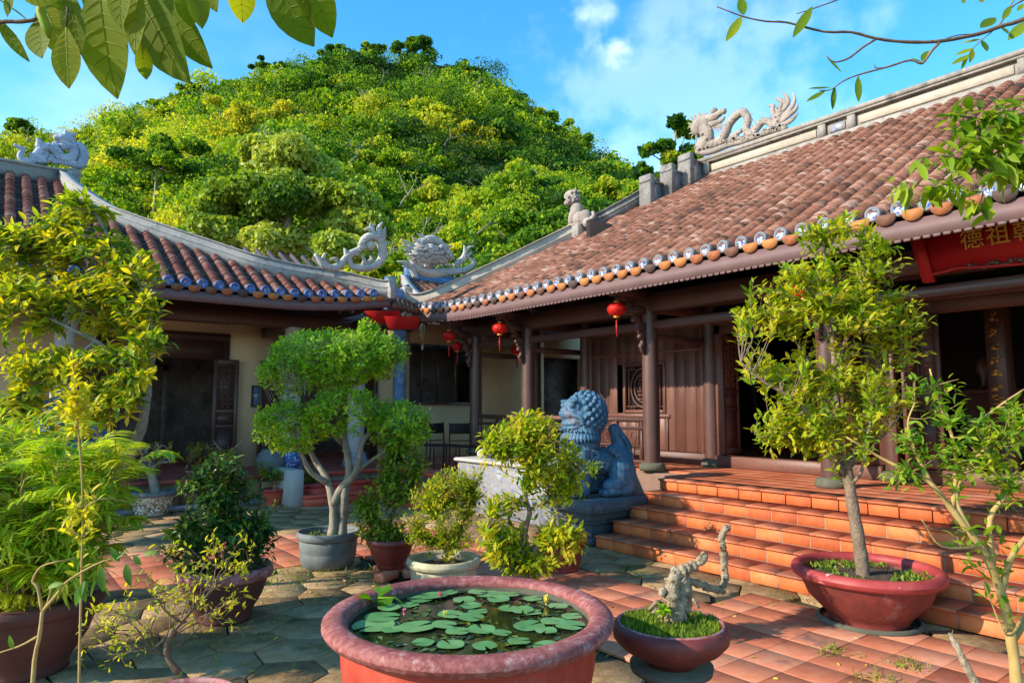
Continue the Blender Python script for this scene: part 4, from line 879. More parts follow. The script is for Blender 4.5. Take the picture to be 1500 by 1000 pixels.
# ---------------------------------------------------------------- blue guardian lion (faces -X)
def lion():
    mb=MB()
    E=lambda f_,l,z,a,b,c,n=14,tilt=0: mb.ell((-f_,l,z),(a,b,c),n,rot=None if not tilt else [[math.cos(tilt),0,math.sin(tilt)],[0,1,0],[-math.sin(tilt),0,math.cos(tilt)]])
    Tb=lambda pts,r,n=12: mb.tube(smooth_path([(-a,b,c) for a,b,c in pts],4),np.interp(np.linspace(0,1,(len(pts)-1)*4+1),np.linspace(0,1,len(r)),r),n)
    E(.02,0,.44,.42,.235,.19); E(-.30,0,.44,.22,.25,.22); E(.24,0,.52,.23,.25,.26); E(.34,0,.62,.15,.21,.16); E(.20,0,.66,.22,.25,.14)
    # neck and head
    E(.22,0,.80,.23,.25,.16); E(.18,0,1.04,.24,.245,.26); E(.14,0,1.12,.25,.25,.2); E(.28,0,1.0,.20,.225,.2); E(.14,0,.92,.24,.25,.2); E(.32,0,1.14,.15,.19,.13)
    E(.40,0,1.05,.12,.19,.08); E(.45,0,1.06,.07,.16,.05); E(.39,0,.93,.11,.165,.055); E(.36,0,.88,.12,.18,.05)    # muzzle, jaw
    E(.475,0,1.10,.04,.075,.035); 
    for s in (-1,1):
        E(.47,s*.05,1.105,.035,.035,.03,8); E(.415,s*.12,1.165,.045,.05,.045,10); E(.40,s*.12,1.215,.06,.075,.028,10); E(.08,s*.235,1.12,.05,.04,.07,10); E(.1,s*.255,1.12,.03,.02,.045,8)
        Tb([(.42,s*.16,1.04),(.33,s*.21,1.0),(.3,s*.2,.92)],[.03,.035,.03],8)
        Tb([(.30,s*.16,.6),(.31,s*.18,.35),(.30,s*.18,.12),(.33,s*.18,.06)],[.115,.095,.085,.09]); E(.36,s*.18,.06,.15,.105,.065)
        for q in range(4): E(.46+.015*(1.5-abs(q-1.5)),s*.18+(q-1.5)*.05,.055,.05,.03,.05,8)
        E(-.27,s*.19,.30,.20,.12,.22,14); E(-.12,s*.22,.14,.16,.10,.10); Tb([(-.30,s*.2,.25),(-.36,s*.2,.1),(-.2,s*.21,.06)],[.11,.08,.08]); E(-.10,s*.22,.06,.16,.10,.06)
        for q in range(4): E(.02,s*.22+(q-1.5)*.045,.05,.05,.028,.048,8)
        # scroll curls on shoulder and haunch
        for (cx,cz_,r_) in ((.16,.52,.075),(.02,.40,.06),(-.34,.40,.08),(-.20,.5,.06),(.27,.36,.05),(-.1,.58,.05)):
            a=np.linspace(0,4.6*math.pi/2*1.6,26); rr=r_*(1-a/a[-1]*.8); yy=s*(.25 if cz_>.35 else .24)
            mb.tube([(-(cx+math.cos(x)*q),yy*(1-.25*abs(q*math.cos(x)+cx)),cz_+math.sin(x)*q) for x,q in zip(a,rr)],.016,6)
    # mane curls all round the head
    g=np.random.default_rng(8); N_=170; i=np.arange(N_); ph=np.arccos(1-2*(i+.5)/N_); th=i*2.39996
    U=np.stack([np.sin(ph)*np.cos(th),np.sin(ph)*np.sin(th),np.cos(ph)],1)
    for u in U:
        if u[0]<-.50 and u[2]<.62: continue
        if u[2]<-.75: continue
        mb.ell(V(-.15,0,1.05)+u*V(.258,.262,.282),.034+.010*g.random(),8); mb.ell(V(-.15,0,1.05)+u*V(.285,.29,.31),.014,6)
    for k in range(26):   # bead collar
        a=k*2*math.pi/26; mb.ell((-.25+math.cos(a)*.25,math.sin(a)*.245,.82-.035*math.cos(a)),.022,7)
    for k in range(34):   # beard and ruff
        a=k*2*math.pi/34; Tb([(.24+math.cos(a)*.2,math.sin(a)*.24,.80),(.24+math.cos(a)*.24,math.sin(a)*.27,.74),(.24+math.cos(a)*.245,math.sin(a)*.265,.69)],[.02,.024,.012],6)
    for k in range(9): E(.485-abs(k-4)**2*.004,(k-4)*.032,1.025,.014,.013,.022,6); E(.462-abs(k-4)**2*.004,(k-4)*.03,.968,.014,.013,.02,6)
    for r_,z in ((.20,.62),(.15,.56),(.23,.68)):   # breast plates
        a=np.linspace(-1.2,1.2,14); mb.tube([(-.34-math.cos(x)*.14,math.sin(x)*r_,z-math.cos(x)*.08) for x in a],.014,6)
    # saddle cloth + tail
    Tb([(-.40,0,.56),(-.36,0,.66),(-.31,0,.76),(-.28,0,.84)],[.14,.13,.10,.085]); E(-.27,0,.84,.085,.085,.085); E(-.36,0,.60,.15,.13,.14)
    for k in range(7): Tb([(-.30-.02*k,(k-3)*.045,.80-.01*k),(-.36-.02*k,(k-3)*.055,.68),(-.46,(k-3)*.05,.56-.02*abs(k-3))],[.02,.03,.012],6)
    return mb
def guardian(loc,lab,group,first=None):
    if first is not None:
        r_=copy_tree(first); r_.location=loc; tag(r_,lab); return r_
    r_=empty('guardian_lion',loc,lab,'statue',group,world=False)
    o=lion().build('lion_body',m_lionb,r_,True); md=o.modifiers.new('r','REMESH'); md.mode='VOXEL'; md.voxel_size=.0075; md.use_smooth_shade=True; o.location=(0,0,.55); o.rotation_euler=(0,0,-.28)
    mb=MB(); mb.box((0,0,.47),(1.16,.92,.155),bev=.012); mb.box((0,0,.345),(.98,.74,.09),bev=.01); mb.box((0,0,.275),(.90,.66,.06),bev=.01); mb.box((0,0,.17),(.74,.54,.16),bev=.01); mb.box((0,0,.045),(.9,.68,.09),bev=.012)
    p=mb.build('pedestal',m_ped,r_)
    return r_
LG='blue guardian lions flanking the courtyard'
L1=guardian((6.46,6.46,0),'blue painted stone lion on a stepped pedestal beside the terracotta steps',LG)
L2=guardian((*W(112,600,D=10.6)[:2],0),'blue painted stone lion half hidden behind the shrubs on the left',LG,L1)
# mosaic planter along the terrace edge
mp=empty('mosaic_planter',(6.9,8.6,0),'white and blue ceramic mosaic planter wall beside the terrace, with rocks on top','planter')
mb=MB(); mb.bx((6.35,7.2,0),(7.6,9.6,.80),bev=.03); mb.build('planter_wall',m_mosaic,mp)
mb=MB(); mb.bx((6.3,7.15,.80),(7.65,9.65,.86),bev=.02); mb.build('planter_rim',m_white,mp)
rk=MB(); rk.ell((6.62,9.2,.93),(.14,.12,.09),10); rk.ell((6.9,9.05,.9),(.12,.1,.06),10); tag(rk.build('rock',m_white,None,True),'pale round rock pair lying on the mosaic planter rim','rock')
mb=MB(); mb.box((6.9,6.35,.75),(.3,.3,.4),rz=.3,bev=.02); 
# ---------------------------------------------------------------- lanterns
def lantern():
    r_=empty('red_lantern',(0,0,0),'x','lantern','red silk lanterns hung under the eave',world=False)
    mb=MB(); n_=16; pr=[(.035,.105)]+[(.132*math.sin(a),.10*math.cos(a)) for a in np.linspace(.42,math.pi-.42,9)]+[(.035,-.105)]
    mb.lathe(pr,(0,0,0),24); b=mb.build('lantern_body',m_lantern,r_,True)
    mb=MB()
    for k in range(12):
        a=k*math.pi/6; mb.tube([(math.cos(a)*.134*math.sin(x),math.sin(a)*.134*math.sin(x),.102*math.cos(x)) for x in np.linspace(.42,math.pi-.42,8)],.0022,4,cap=False)
    mb.build('ribs',m_lantern,b)
    mb=MB(); mb.lathe([(.001,.125),(.045,.125),(.045,.1),(.03,.098)],(0,0,0),12); mb.lathe([(.03,-.098),(.045,-.1),(.045,-.125),(.001,-.125)],(0,0,0),12); mb.build('cap',m_gold,r_)
    mb=MB(); mb.tube([(0,0,-.12),(0,0,-.17)],.006,5); mb.ell((0,0,-.18),.017,8); mb.tube([(0,0,-.19),(0,0,-.24),(.004,0,-.4)],[.010,.016,.013],8); mb.build('tassel',m_red,r_)
    mb=MB(); mb.tube([(0,0,.12),(0,0,.42)],.004,4); mb.build('cord',m_bronze,r_)
    return r_
LN=[((903,453),7.3,1.,'red lantern nearest the steps, hanging left of the thickest front column'),((732,481),7.3,1.,'red lantern hanging between the second and third front columns'),((658,492),7.3,1.,'red lantern next to the wind chime, the brighter one of the close pair'),((670,507),7.9,1.,'red lantern just behind and below the other of the close pair'),((757,512),8.9,1.,'small red lantern mostly hidden behind the column bracket'),((1178,425),7.3,.9,'red lantern hidden in the crown of the big potted tree')]
l0=None
for (p,X_,s_,lab) in LN:
    q=W(*p,X=X_); 
    if l0 is None: l0=lantern(); o=l0
    else: o=copy_tree(l0)
    o.location=q; o.scale=(s_,)*3; o['label']=lab; o.rotation_euler=(0,0,rnd.random()*6)
# wind chime
q=W(619,470,X=7.35); wc=empty('wind_chime',q,'brass tube wind chime with a pale tag under the eave corner','wind chime')
mb=MB(); mb.tube([q+V(0,0,.02),q+V(0,0,.35)],.004,4); mb.lathe([(.001,.02),(.055,.02),(.055,-.0),(.001,0)],q,12); mb.build('ring',m_bronze,wc)
for k in range(5): 
    a=k*1.2566; c=q+V(math.cos(a)*.045,math.sin(a)*.045,-.03); mb=MB(); mb.tube([c,c-V(0,0,.36+.05*k)],.010,7); mb.build('tube',m_bronze,wc)
mb=MB(); mb.tube([q,q-V(0,0,.5)],.003,4); mb.box(q-V(0,0,.56),(.015,.07,.12),bev=.01); mb.build('wind_sail',m_white,wc)
# ---------------------------------------------------------------- name board
sb=empty('name_board',(7.6,2.0,3.3),'red lacquered name board with gold characters hung over the central doors','sign')
# board spans Y 2.98 -> 1.0, leans forward
def bp(u,v,d=0): # u along the board 0..1, v up 0..1
    y=2.93-u*2.1; return V(7.78-.16*v-d,y,3.02+.60*v)
mb=MB()
def bpanel(mb,u0,u1,v0,v1,d0,d1,flare=0):
    P_=[bp(u0,v0,d0),bp(u1,v0,d0),bp(u1,v1,d0),bp(u0,v1,d0),bp(u0,v0,d1),bp(u1,v0,d1),bp(u1,v1,d1),bp(u0,v1,d1)]
    mb.add(P_,[(0,1,2,3),(7,6,5,4),(0,4,5,1),(1,5,6,2),(2,6,7,3),(3,7,4,0)],.5)
bpanel(mb,.04,.96,.08,1,.0,.03); mb.build('board',m_red,sb)
for u in (.0,.955): 
    mb=MB()
    P_=[bp(u-.03,1.06,0),bp(u+.03,1.06,0),bp(u+.06,-.06,0),bp(u+.01,-.06,0)]; P2=[p-V(.07,0,0) for p in P_]; mb.add(P_+P2,[(0,1,2,3),(7,6,5,4),(0,4,5,1),(1,5,6,2),(2,6,7,3),(3,7,4,0)],.5)
    mb.build('end_scroll',m_red,sb)
mb=MB()
for s_,v in ((0,.06),(0,.98)): 
    mb.tube(smooth_path([bp(.03,v,.05),bp(.12,v+.02,.06),bp(.17,v+.05,.055),bp(.25,v+.02,.05),bp(.5,v-.03,.05),bp(.75,v+.02,.05),bp(.83,v+.05,.055),bp(.95,v,.05)],4),.014,6)
mb.build('gold_edge',m_red,sb)
mb=MB()
for k in range(34): 
    u=.2+.6*k/33; mb.ell(bp(u,.1+.03*math.sin(k*1.3),.04),(.02,.03,.02+.012*math.sin(k*2.1)),7)
mb.build('carved_hem',m_wood,sb)
for ch_,u,v in (('德',.195,.42),('祖',.30,.42),('朝',.405,.42),):
    cu_=bpy.data.curves.new('character','FONT'); cu_.body=ch_; cu_.size=.205; cu_.extrude=.006; cu_.bevel_depth=.002
    o=bpy.data.objects.new('character',cu_); COL.objects.link(o); o.parent=sb
    p=bp(u,v,.045)-V(7.6,2.0,3.3)
    o.location=p
    from mathutils import Matrix
    xa=Vector((0,-1,0)); ya=Vector((-.16,0,.60)).normalized(); za=xa.cross(ya); Mx=Matrix((xa,ya,za)).transposed(); o.rotation_euler=Mx.to_euler()
    bpy.context.view_layer.update(); dg=bpy.context.evaluated_depsgraph_get(); me=bpy.data.meshes.new_from_object(o.evaluated_get(dg)); me.name='character'
    o2=bpy.data.objects.new('gold_character',me); COL.objects.link(o2); o2.parent=sb; o2.location=o.location; o2.rotation_euler=o.rotation_euler; me.materials.clear(); me.materials.append(m_gold); bpy.data.objects.remove(o)
    at=me.attributes.new('t','FLOAT','FACE'); at.data.foreach_set('value',np.full(len(me.polygons),.5,np.float32))
# pale sign and light fittings
def fitting(a,b,lab):
    a=V(*a);b=V(*b); r_=empty('tube_light',(a+b)/2,lab,'light fitting'); mb=MB(); mb.beam(a+V(0,-.02,.03),b+V(0,-.02,.03),.05,.03); mb.build('housing',m_tube,r_); mb=MB(); mb.tube([a+V(0,-.05,0),b+V(0,-.05,0)],.014,8); mb.build('tube',m_tube,r_)
a=W(222,463,Y=14.15);b=W(320,472,Y=14.15); fitting(a,(b[0],14.15,a[2]),'unlit white tube light on the cream wall above the left doorway')
a=W(690,456+18,Y=14.15); fitting((8.9,14.15,3.45),(10.1,14.15,3.45),'unlit tube light on the gallery back wall behind the columns')
def picture(px,py,w_,h_,lab):
    c=W(px,py,Y=14.17); r_=empty('picture_frame',c,lab,'picture'); mb=MB()
    x,y,z=c
    for (x0,x1,z0,z1) in ((-w_/2,w_/2,h_/2-.03,h_/2),(-w_/2,w_/2,-h_/2,-h_/2+.03),(-w_/2,-w_/2+.03,-h_/2+.03,h_/2-.03),(w_/2-.03,w_/2,-h_/2+.03,h_/2-.03)): mb.bx((x+x0,y-.02,z+z0),(x+x1,y+.02,z+z1))
    mb.build('frame',m_wood,r_); mb=MB(); mb.bx((x-w_/2+.03,y-.008,z-h_/2+.03),(x+w_/2-.03,y+.008,z+h_/2-.03)); mb.build('glass',m_glass,r_)
picture(380,580,.32,.44,'small framed notice on the cream wall right of the left doorway')
picture(135,566,.36,.5,'framed notice on the wall beside the white column, left of the doorway')
# chairs in the gallery
def chair():
    r_=empty('metal_chair',(0,0,0),'x','chair','metal chairs in the gallery',world=False)
    for (x,y) in ((-.2,-.2),(.2,-.2),(-.2,.2),(.2,.2)):
        mb=MB(); mb.tube([(x,y,0),(x*.95,y*.95,.45)] if y<0 else [(x,y*1.1,0),(x,y,.45),(x,y*1.15,.9)],.013,6); mb.build('leg',m_dark,r_)
    mb=MB(); mb.box((0,0,.46),(.44,.42,.03),bev=.01); mb.build('seat',m_dark,r_)
    mb=MB(); mb.box((0,.225,.78),(.4,.02,.2),bev=.01); mb.tube([(-.2,.225,.55),(.2,.225,.55)],.01,6); mb.build('backrest',m_dark,r_); return r_
c0=chair()
for k,(px,D_,rz,lab) in enumerate(((630,13.3,.3,'leftmost metal chair against the white gallery wall'),(652,13.2,.1,'middle metal chair against the white gallery wall'),(678,12.9,-.5,'metal chair beside the front column in the gallery'))):
    o=c0 if k==0 else copy_tree(c0); p=W(px,680,D=D_); o.location=(p[0],min(p[1],13.8),.5); o.rotation_euler=(0,0,rz+.2); o['label']=lab
# ================================================================ potted plants
def pot(root,c,R_,h,mbody,mrim,soil=m_soil,rim=.10,style='bowl',foot=.62,n=44):
    """bowl-shaped pot with a rolled rim, soil disc; c = base centre in world"""
    mb=MB(); c=V(*c)
    if style=='bowl': pr=[(.001,0),(R_*foot*1.04,0),(R_*foot,.025),(R_*foot*1.1,h*.18),(R_*.80,h*.48),(R_*.90,h*.78),(R_*.92,h*.9),(R_*.86,h*.92),(R_*.84,h*.7)]
    elif style=='straight': pr=[(.001,0),(R_*.70,0),(R_*.80,h*.05),(R_*.86,h*.25),(R_*.89,h*.42),(R_*.875,h*.45),(R_*.89,h*.48),(R_*.92,h*.9),(R_*.86,h*.92),(R_*.84,h*.7)]
    else: pr=[(.001,0),(R_*.62,0),(R_*.66,h*.04),(R_*.74,h*.3),(R_*.82,h*.6),(R_*.815,h*.62),(R_*.85,h*.66),(R_*.87,h*.9),(R_*.80,h*.92),(R_*.78,h*.7)]
    mb.lathe(pr,c,n,wob=.006); o=mb.build('pot',mbody,root,True)
    mb=MB(); a=np.linspace(0,2*math.pi,11); rw=rim*R_*1.0; rh=h*.085+.012
    mb.lathe([(R_*(.94)+math.cos(x)*rw*.62,h*.93+math.sin(x)*rh) for x in a[::-1]],c,n,wob=.006); mb.build('rim',mrim,o,True)
    mb=MB(); g=np.random.default_rng(int(R_*1000)); P_=[c+V(0,0,h*.86)]
    for k in range(1,5):
        for q in range(20): P_.append(c+V(math.cos(q*math.pi/10)*R_*.215*k*.96,math.sin(q*math.pi/10)*R_*.215*k*.96,h*.80+.035*(1-k/5)+g.normal()*.007))
    Fc=[(0,1+q,1+(q+1)%20) for q in range(20)]+[(1+20*k+q,21+20*k+q,21+20*k+(q+1)%20,1+20*k+(q+1)%20) for k in range(3) for q in range(20)]
    mb.add(P_,Fc,.5); mb.build('soil',soil,root)
    return o
def weeds(root,c,R_,n,seed=1,name='moss',m=m_moss,size=.03,z=0,ring=0):
    g=np.random.default_rng(seed); a=g.random(n)*6.283; cl=g.random((9,2))*6.28
    r=R_*np.sqrt(ring+(1-ring)*g.random(n)); 
    keep=(np.sin(a*3+cl[0,0])+np.sin(a*5+r*20/R_/4+cl[1,0]))>-.6
    a,r=a[keep],r[keep]; n=len(a)
    pos=np.stack([np.cos(a)*r,np.sin(a)*r,np.full(n,z)],1)+V(*c); d=np.stack([g.normal(size=n)*.6,g.normal(size=n)*.6,.5+g.random(n)],1)
    mb=MB(); scatter(mb,T_lo,pos,d,g.normal(size=(n,3))*.6+V(0,0,.5),size*(.5+g.random(n)),g.random(n)); o=mb.build(name,m,root); o['kind']='stuff'; return o
def limbs(mb,paths,D0=None,n=8,k=4):
    out=[]
    for P_,r0,r1 in paths:
        p=smooth_path([W(*q[:2],D=q[2]) if len(q)==3 and q[2]>1.2 else V(*q) for q in P_],k); 
        rr=np.linspace(r0,r1,len(p))*(1+.06*np.sin(np.arange(len(p))*1.7)); mb.tube(p,rr,n,t=.5); out.append(p)
    return out
def L3(pts,D): return [(a,b,D+(c if c else 0)) for a,b,c in pts]
def plantobj(loc,name,label,cat='potted plant',group=None): return empty(name,loc,label,cat,group)
def finish(root,ml,mw,lm,bm,lname='foliage'):
    if mw.v: mw.build('trunk',bm,root,True)
    if ml.v: ml.build(lname,lm,root)
GP='potted plants in the courtyard'
# 1 cloud pruned bonsai in grey pot -------------------------------------------------
c=back(W(480,838,Z=0),.30); r_=plantobj(c,'bonsai_tree','cloud pruned bonsai tree with pale forked trunk in a grey cement pot','bonsai',GP)
pot(r_,c,.335,.36,m_grey,m_grey,style='straight',rim=.08); weeds(r_,c,.26,160,3,z=.315)
D_=7.3; mw=MB(); 
lim=limbs(mw,[(L3([(486,790,0),(489,760,0),(487,735,0),(478,700,.05),(462,675,.1),(452,655,.1)],D_),.055,.025),
 (L3([(500,790,.02),(503,750,.03),(506,715,.0),(512,690,0),(508,660,0),(500,630,.05),(495,600,0),(490,560,0),(485,520,0)],D_),.055,.022),
 (L3([(487,740,0),(500,715,0),(522,690,-.1),(530,650,-.2),(545,630,-.2),(565,610,-.3)],D_),.05,.015),
 (L3([(524,688,-.1),(550,670,-.1),(575,655,-.2),(600,640,-.2)],D_),.025,.01),(L3([(478,706,0),(455,690,-.1),(440,660,-.2),(430,630,-.2)],D_),.035,.012),
 (L3([(497,600,0),(460,560,.1),(430,540,.2)],D_),.02,.01),(L3([(495,590,0),(530,550,-.1),(555,520,0)],D_),.02,.01),(L3([(490,560,0),(500,520,-.4),(500,510,-.5)],D_),.018,.008),(L3([(500,650,0),(470,620,-.3),(440,610,-.4)],D_),.018,.008)])
ml=MB()
bl=[blob(487,524,D_,98,42,90),blob(432,545,D_,50,28,60),blob(545,520,D_,48,36,60),blob(540,486,D_,18,20,18),blob(424,622,D_-.2,52,38,55),blob(505,600,D_-.35,62,34,40),blob(585,620,D_-.2,48,36,45),blob(610,640,D_-.2,24,22,25)]
crown(ml,mw,bl,lim,2600,7,.062,T_mid,twl=.10,spread=.8,upb=-.15,tbase=.45,tvar=.3,inner=.72,tr=.003,pathr=2,seed=11,upw=.9,droop=.5)
finish(r_,ml,mw,l_bon,m_bark)
# 2 dark camellia in brown pot ----------------------------------------------------------
c=back(W(326,920,Z=0),.26); r_=plantobj(c,'camellia_bush','dense dark glossy bush in a brown pot with a worn pink rim','bush',GP); pot(r_,c,.37,.40,m_brown,m_rimpink,rim=.12,foot=.55)
D_=c.dot(ch); mw=MB(); lim=limbs(mw,[(L3([(322,862,0),(318,830,0),(322,790,0),(330,750,0),(335,715,0)],D_),.028,.012),(L3([(320,840,0),(290,800,-.1),(270,770,-.1)],D_),.018,.008),(L3([(320,830,0),(350,800,.1),(375,780,.1)],D_),.018,.008),(L3([(330,760,0),(300,720,.1),(290,690,.1)],D_),.014,.006)])
ml=MB(); bl=[blob(322,790,D_,72,60,66),blob(335,735,D_,52,44,45),blob(290,715,D_,32,26,30),blob(372,790,D_,32,44,30),blob(270,800,D_,36,40,36),blob(325,690,D_,32,24,25)]
crown(ml,mw,bl,lim,430,8,.085,T_mid,twl=.13,spread=.9,upb=.05,tbase=.36,tvar=.3,inner=.45,tr=.005,seed=12,tipt=.2,droop=.3)
crown(ml,mw,[blob(320,840,D_-.2,50,20,30),blob(370,830,D_-.1,30,18,20),blob(395,745,D_,20,20,15)],lim,40,8,.04,T_mid,twl=.14,tbase=.9,tvar=.1,inner=.4,tr=.003,seed=13)
finish(r_,ml,mw,l_dark,m_bark2)
# 2b wiry shrub with bare pale branch behind camellia
c=back(W(330,790,Z=0),.0); c=W(320,740,Z=0); r_=plantobj(c,'wiry_bonsai','wiry half bare bonsai with pale branches rising behind the dark glossy bush','bonsai',GP); pot(r_,c,.26,.28,m_pred,m_rimred)
D_=c.dot(ch); mw=MB(); lim=limbs(mw,[(L3([(318,715,0),(305,700,0),(285,692,0),(272,690,-.05),(275,680,0)],D_),.035,.015),(L3([(318,715,0),(325,690,0),(330,670,0),(350,650,.1),(362,640,.1)],D_),.028,.008),(L3([(326,680,0),(345,660,0),(358,655,0)],D_),.014,.005),(L3([(330,672,0),(320,655,0),(312,645,0)],D_),.014,.005)])
ml=MB(); crown(ml,mw,[blob(298,668,D_,28,14,25),blob(330,672,D_,30,18,25),blob(285,655,D_,16,12,14)],lim,80,7,.06,T_mid,twl=.12,tbase=.6,inner=.3,tr=.005,seed=14); finish(r_,ml,mw,l_yel,m_drift)
# 3 desert rose in pebble pot
c=back(W(222,757,Z=0),.28); r_=plantobj(c,'desert_rose','nearly leafless desert rose with swollen grey trunk in a pebbled pot','bonsai',GP)
def pebpot(r_,c,R_,h):
    o=pot(r_,c,R_,h,m_pebble,m_grey,rim=.10,foot=.6)
    g=np.random.default_rng(5); mb=MB()
    for k in range(420):
        a=g.random()*6.283; z=.05+g.random()*.78; rr=R_*np.interp(z,[0,.18,.48,.78,.9],[.62,.68,.80,.90,.92]); mb.ell(c+V(math.cos(a)*rr,math.sin(a)*rr,z*h),(.016+.01*g.random(),)*3,6,t=g.random())
    mb.build('pebbles',m_pebble,o,True)
pebpot(r_,c,.33,.36)
D_=c.dot(ch); mw=MB(); g=np.random.default_rng(9)
lim=limbs(mw,[(L3([(228,728,0),(226,712,0),(222,695,0),(218,685,0)],D_),.085,.055)])
def fork(mb,p,d,l,r,lev,out,g,sp=.7,ud=.2):
    q=p+d*l; m_=(p+q)/2+g.normal(size=3)*l*.12; mb.tube(bez(p,m_,q,4),np.linspace(r,r*.75,4),6 if lev>1 else 4,cap=False,t=.5); out.append(q)
    if lev==0: return
    for k in range(2 if g.random()<.75 else 3):
        fork(mb,q,nrm(d+g.normal(size=3)*sp*V(1,1,.6)+V(0,0,ud)),l*(.68+.25*g.random()),r*.66,lev-1,out,g,sp,ud)
tips=[]; p0=W(218,686,D=D_)
for dd in ((-.7,-.2,.7),(.5,.3,.8),(.1,-.5,.9),(-.3,.5,.7),(.8,-.4,.5)): fork(mw,p0,nrm(V(*dd)),.17,.04,3,tips,g,.65)
ml=MB(); tp=np.array(tips[-60:]); tp=np.repeat(tp[g.random(len(tp))<.5],5,0); n_=len(tp); scatter(ml,T_mid,tp,g.normal(size=(n_,3))+V(0,0,.6),g.normal(size=(n_,3))*.3+V(0,0,1),.05+.02*g.random(n_),.5+.4*g.random(n_))
finish(r_,ml,mw,l_yel,m_bark)
fl=MB(); 
for (px,py) in ((203,632),(238,640),(246,648),(235,664)):
    q=W(px,py,D=D_)
    for k in range(5): a=k*1.2566; scatter(fl,T_mid,np.array([q]),np.array([V(math.cos(a),math.sin(a),.5)]),np.array([V(0,0,1.)]),np.array([.045]),np.array([.6]))
fl.build('flowers',m_red,r_)
c=W(110,790,D=11.2); c=V(c[0],c[1],0); r_=plantobj(c,'pebble_pot_shrub','low shrub in a pebbled pot before the left platform, mostly behind palm fronds','potted plant',GP); pebpot(r_,c,.36,.38)
D_=c.dot(ch); mw=MB(); lim=limbs(mw,[([c+V(0,0,.3),c+V(.02,0,.5),c+V(.05,.02,.8)],.03,.01)]); ml=MB(); crown(ml,mw,[blob(112,700,D_,36,36,36)],lim,110,7,.09,T_mid,twl=.14,seed=15,inner=.3); finish(r_,ml,mw,l_mid,m_bark2)
# 4 small red pots by the platform
for (px,py,R_,h,lab,st,bl_) in ((400,741,.20,.27,'small shrub in a plain red pot left of the embossed red pot','bowl',[(405,700,22,16),(385,690,14,18)]),(461,738,.26,.34,'low shrub in an embossed bright red pot at the foot of the red steps','straight',[(450,700,22,10)])):
    c=back(W(px,py,Z=0),.2); r_=plantobj(c,'potted_shrub',lab,'potted plant',GP); po=pot(r_,c,R_,h,m_rstep,m_rimred,style=st)
    if st=='straight':
        mb=MB()
        for k in range(30):
            a=k*.42; z=.10+.05*math.sin(k*1.3)+.03*(k%3); mb.ell(c+V(math.cos(a)*R_*.88,math.sin(a)*R_*.88,z),(.03,.03,.014),6)
        mb.build('embossed_pattern',m_rstep,po,True)
    D_=c.dot(ch); mw=MB(); lim=limbs(mw,[([c+V(0,0,h*.8),c+V(.02,0,h+.15),c+V(-.03,.02,h+.3)],.02,.006)]); ml=MB(); crown(ml,mw,[blob(a,b,D_,x,y,x) for a,b,x,y in bl_],lim,60,7,.075,T_mid,twl=.12,seed=16+px,inner=.2,tbase=.5); finish(r_,ml,mw,l_mid,m_bark2)
# dark blue-green glazed urns on the platform
for (px,R_,h,m_,lab) in ((400,.26,.42,m_grey,'squat grey green glazed urn standing on the left wing platform'),(437,.20,.40,m_discb,'blue and white ceramic drum stool on the platform by the steps')):
    c=W(px,688,D=12.45); c[2]=.5; c[1]=min(c[1],13.0); c[1]=max(c[1],12.6)
    mb=MB(); mb.lathe([(.001,0),(R_*.7,0),(R_*.95,h*.3),(R_,h*.55),(R_*.8,h*.85),(R_*.62,h*.92),(R_*.7,h),(R_*.6,h),(R_*.55,h*.8),(.001,h*.78)],c,24); o=mb.build('ceramic_urn',m_,None,True); tag(o,lab,'urn')
# 5 dark shrub in dark red pot on bricks ------------------------------------------------
c=back(W(572,852,Z=0),.26)+V(0,0,.085); br=empty('brick_plinth',c-V(0,0,.085),'three loose red bricks under the dark red pot','bricks')
for k,(dx,dy,rz) in enumerate(((-.12,-.14,.4),(.13,-.12,1.2),(.02,.14,.1))): mb=MB(); mb.box(c+V(dx,dy,-.0435),(.24,.12,.08),rz=rz,bev=.008); mb.build('brick',m_redtile,br)
r_=plantobj(c,'leafy_shrub','tall dark green shrub with orange tinged leaves in a dark red pot on bricks','shrub',GP); pot(r_,c,.245,.28,m_pred2,m_pred2,foot=.55)
D_=c.dot(ch); mw=MB(); lim=limbs(mw,[(L3([(572,800,0),(568,770,0),(578,740,0),(572,700,0),(580,660,0),(575,630,0)],D_),.022,.01),(L3([(570,775,0),(545,755,0),(530,735,0)],D_),.012,.006),(L3([(575,740,0),(600,715,0),(610,690,0)],D_),.012,.006)])
ml=MB(); crown(ml,mw,[blob(572,725,D_,40,42,38),blob(590,690,D_,38,44,36),blob(575,645,D_,30,24,30),blob(535,745,D_,24,22,24),blob(560,780,D_,40,24,36)],lim,420,7,.085,T_mid,twl=.13,spread=.9,upb=-.1,tbase=.42,tvar=.33,inner=.4,tr=.004,seed=21,droop=.5,tipt=.25)
finish(r_,ml,mw,l_mid,m_bark2)
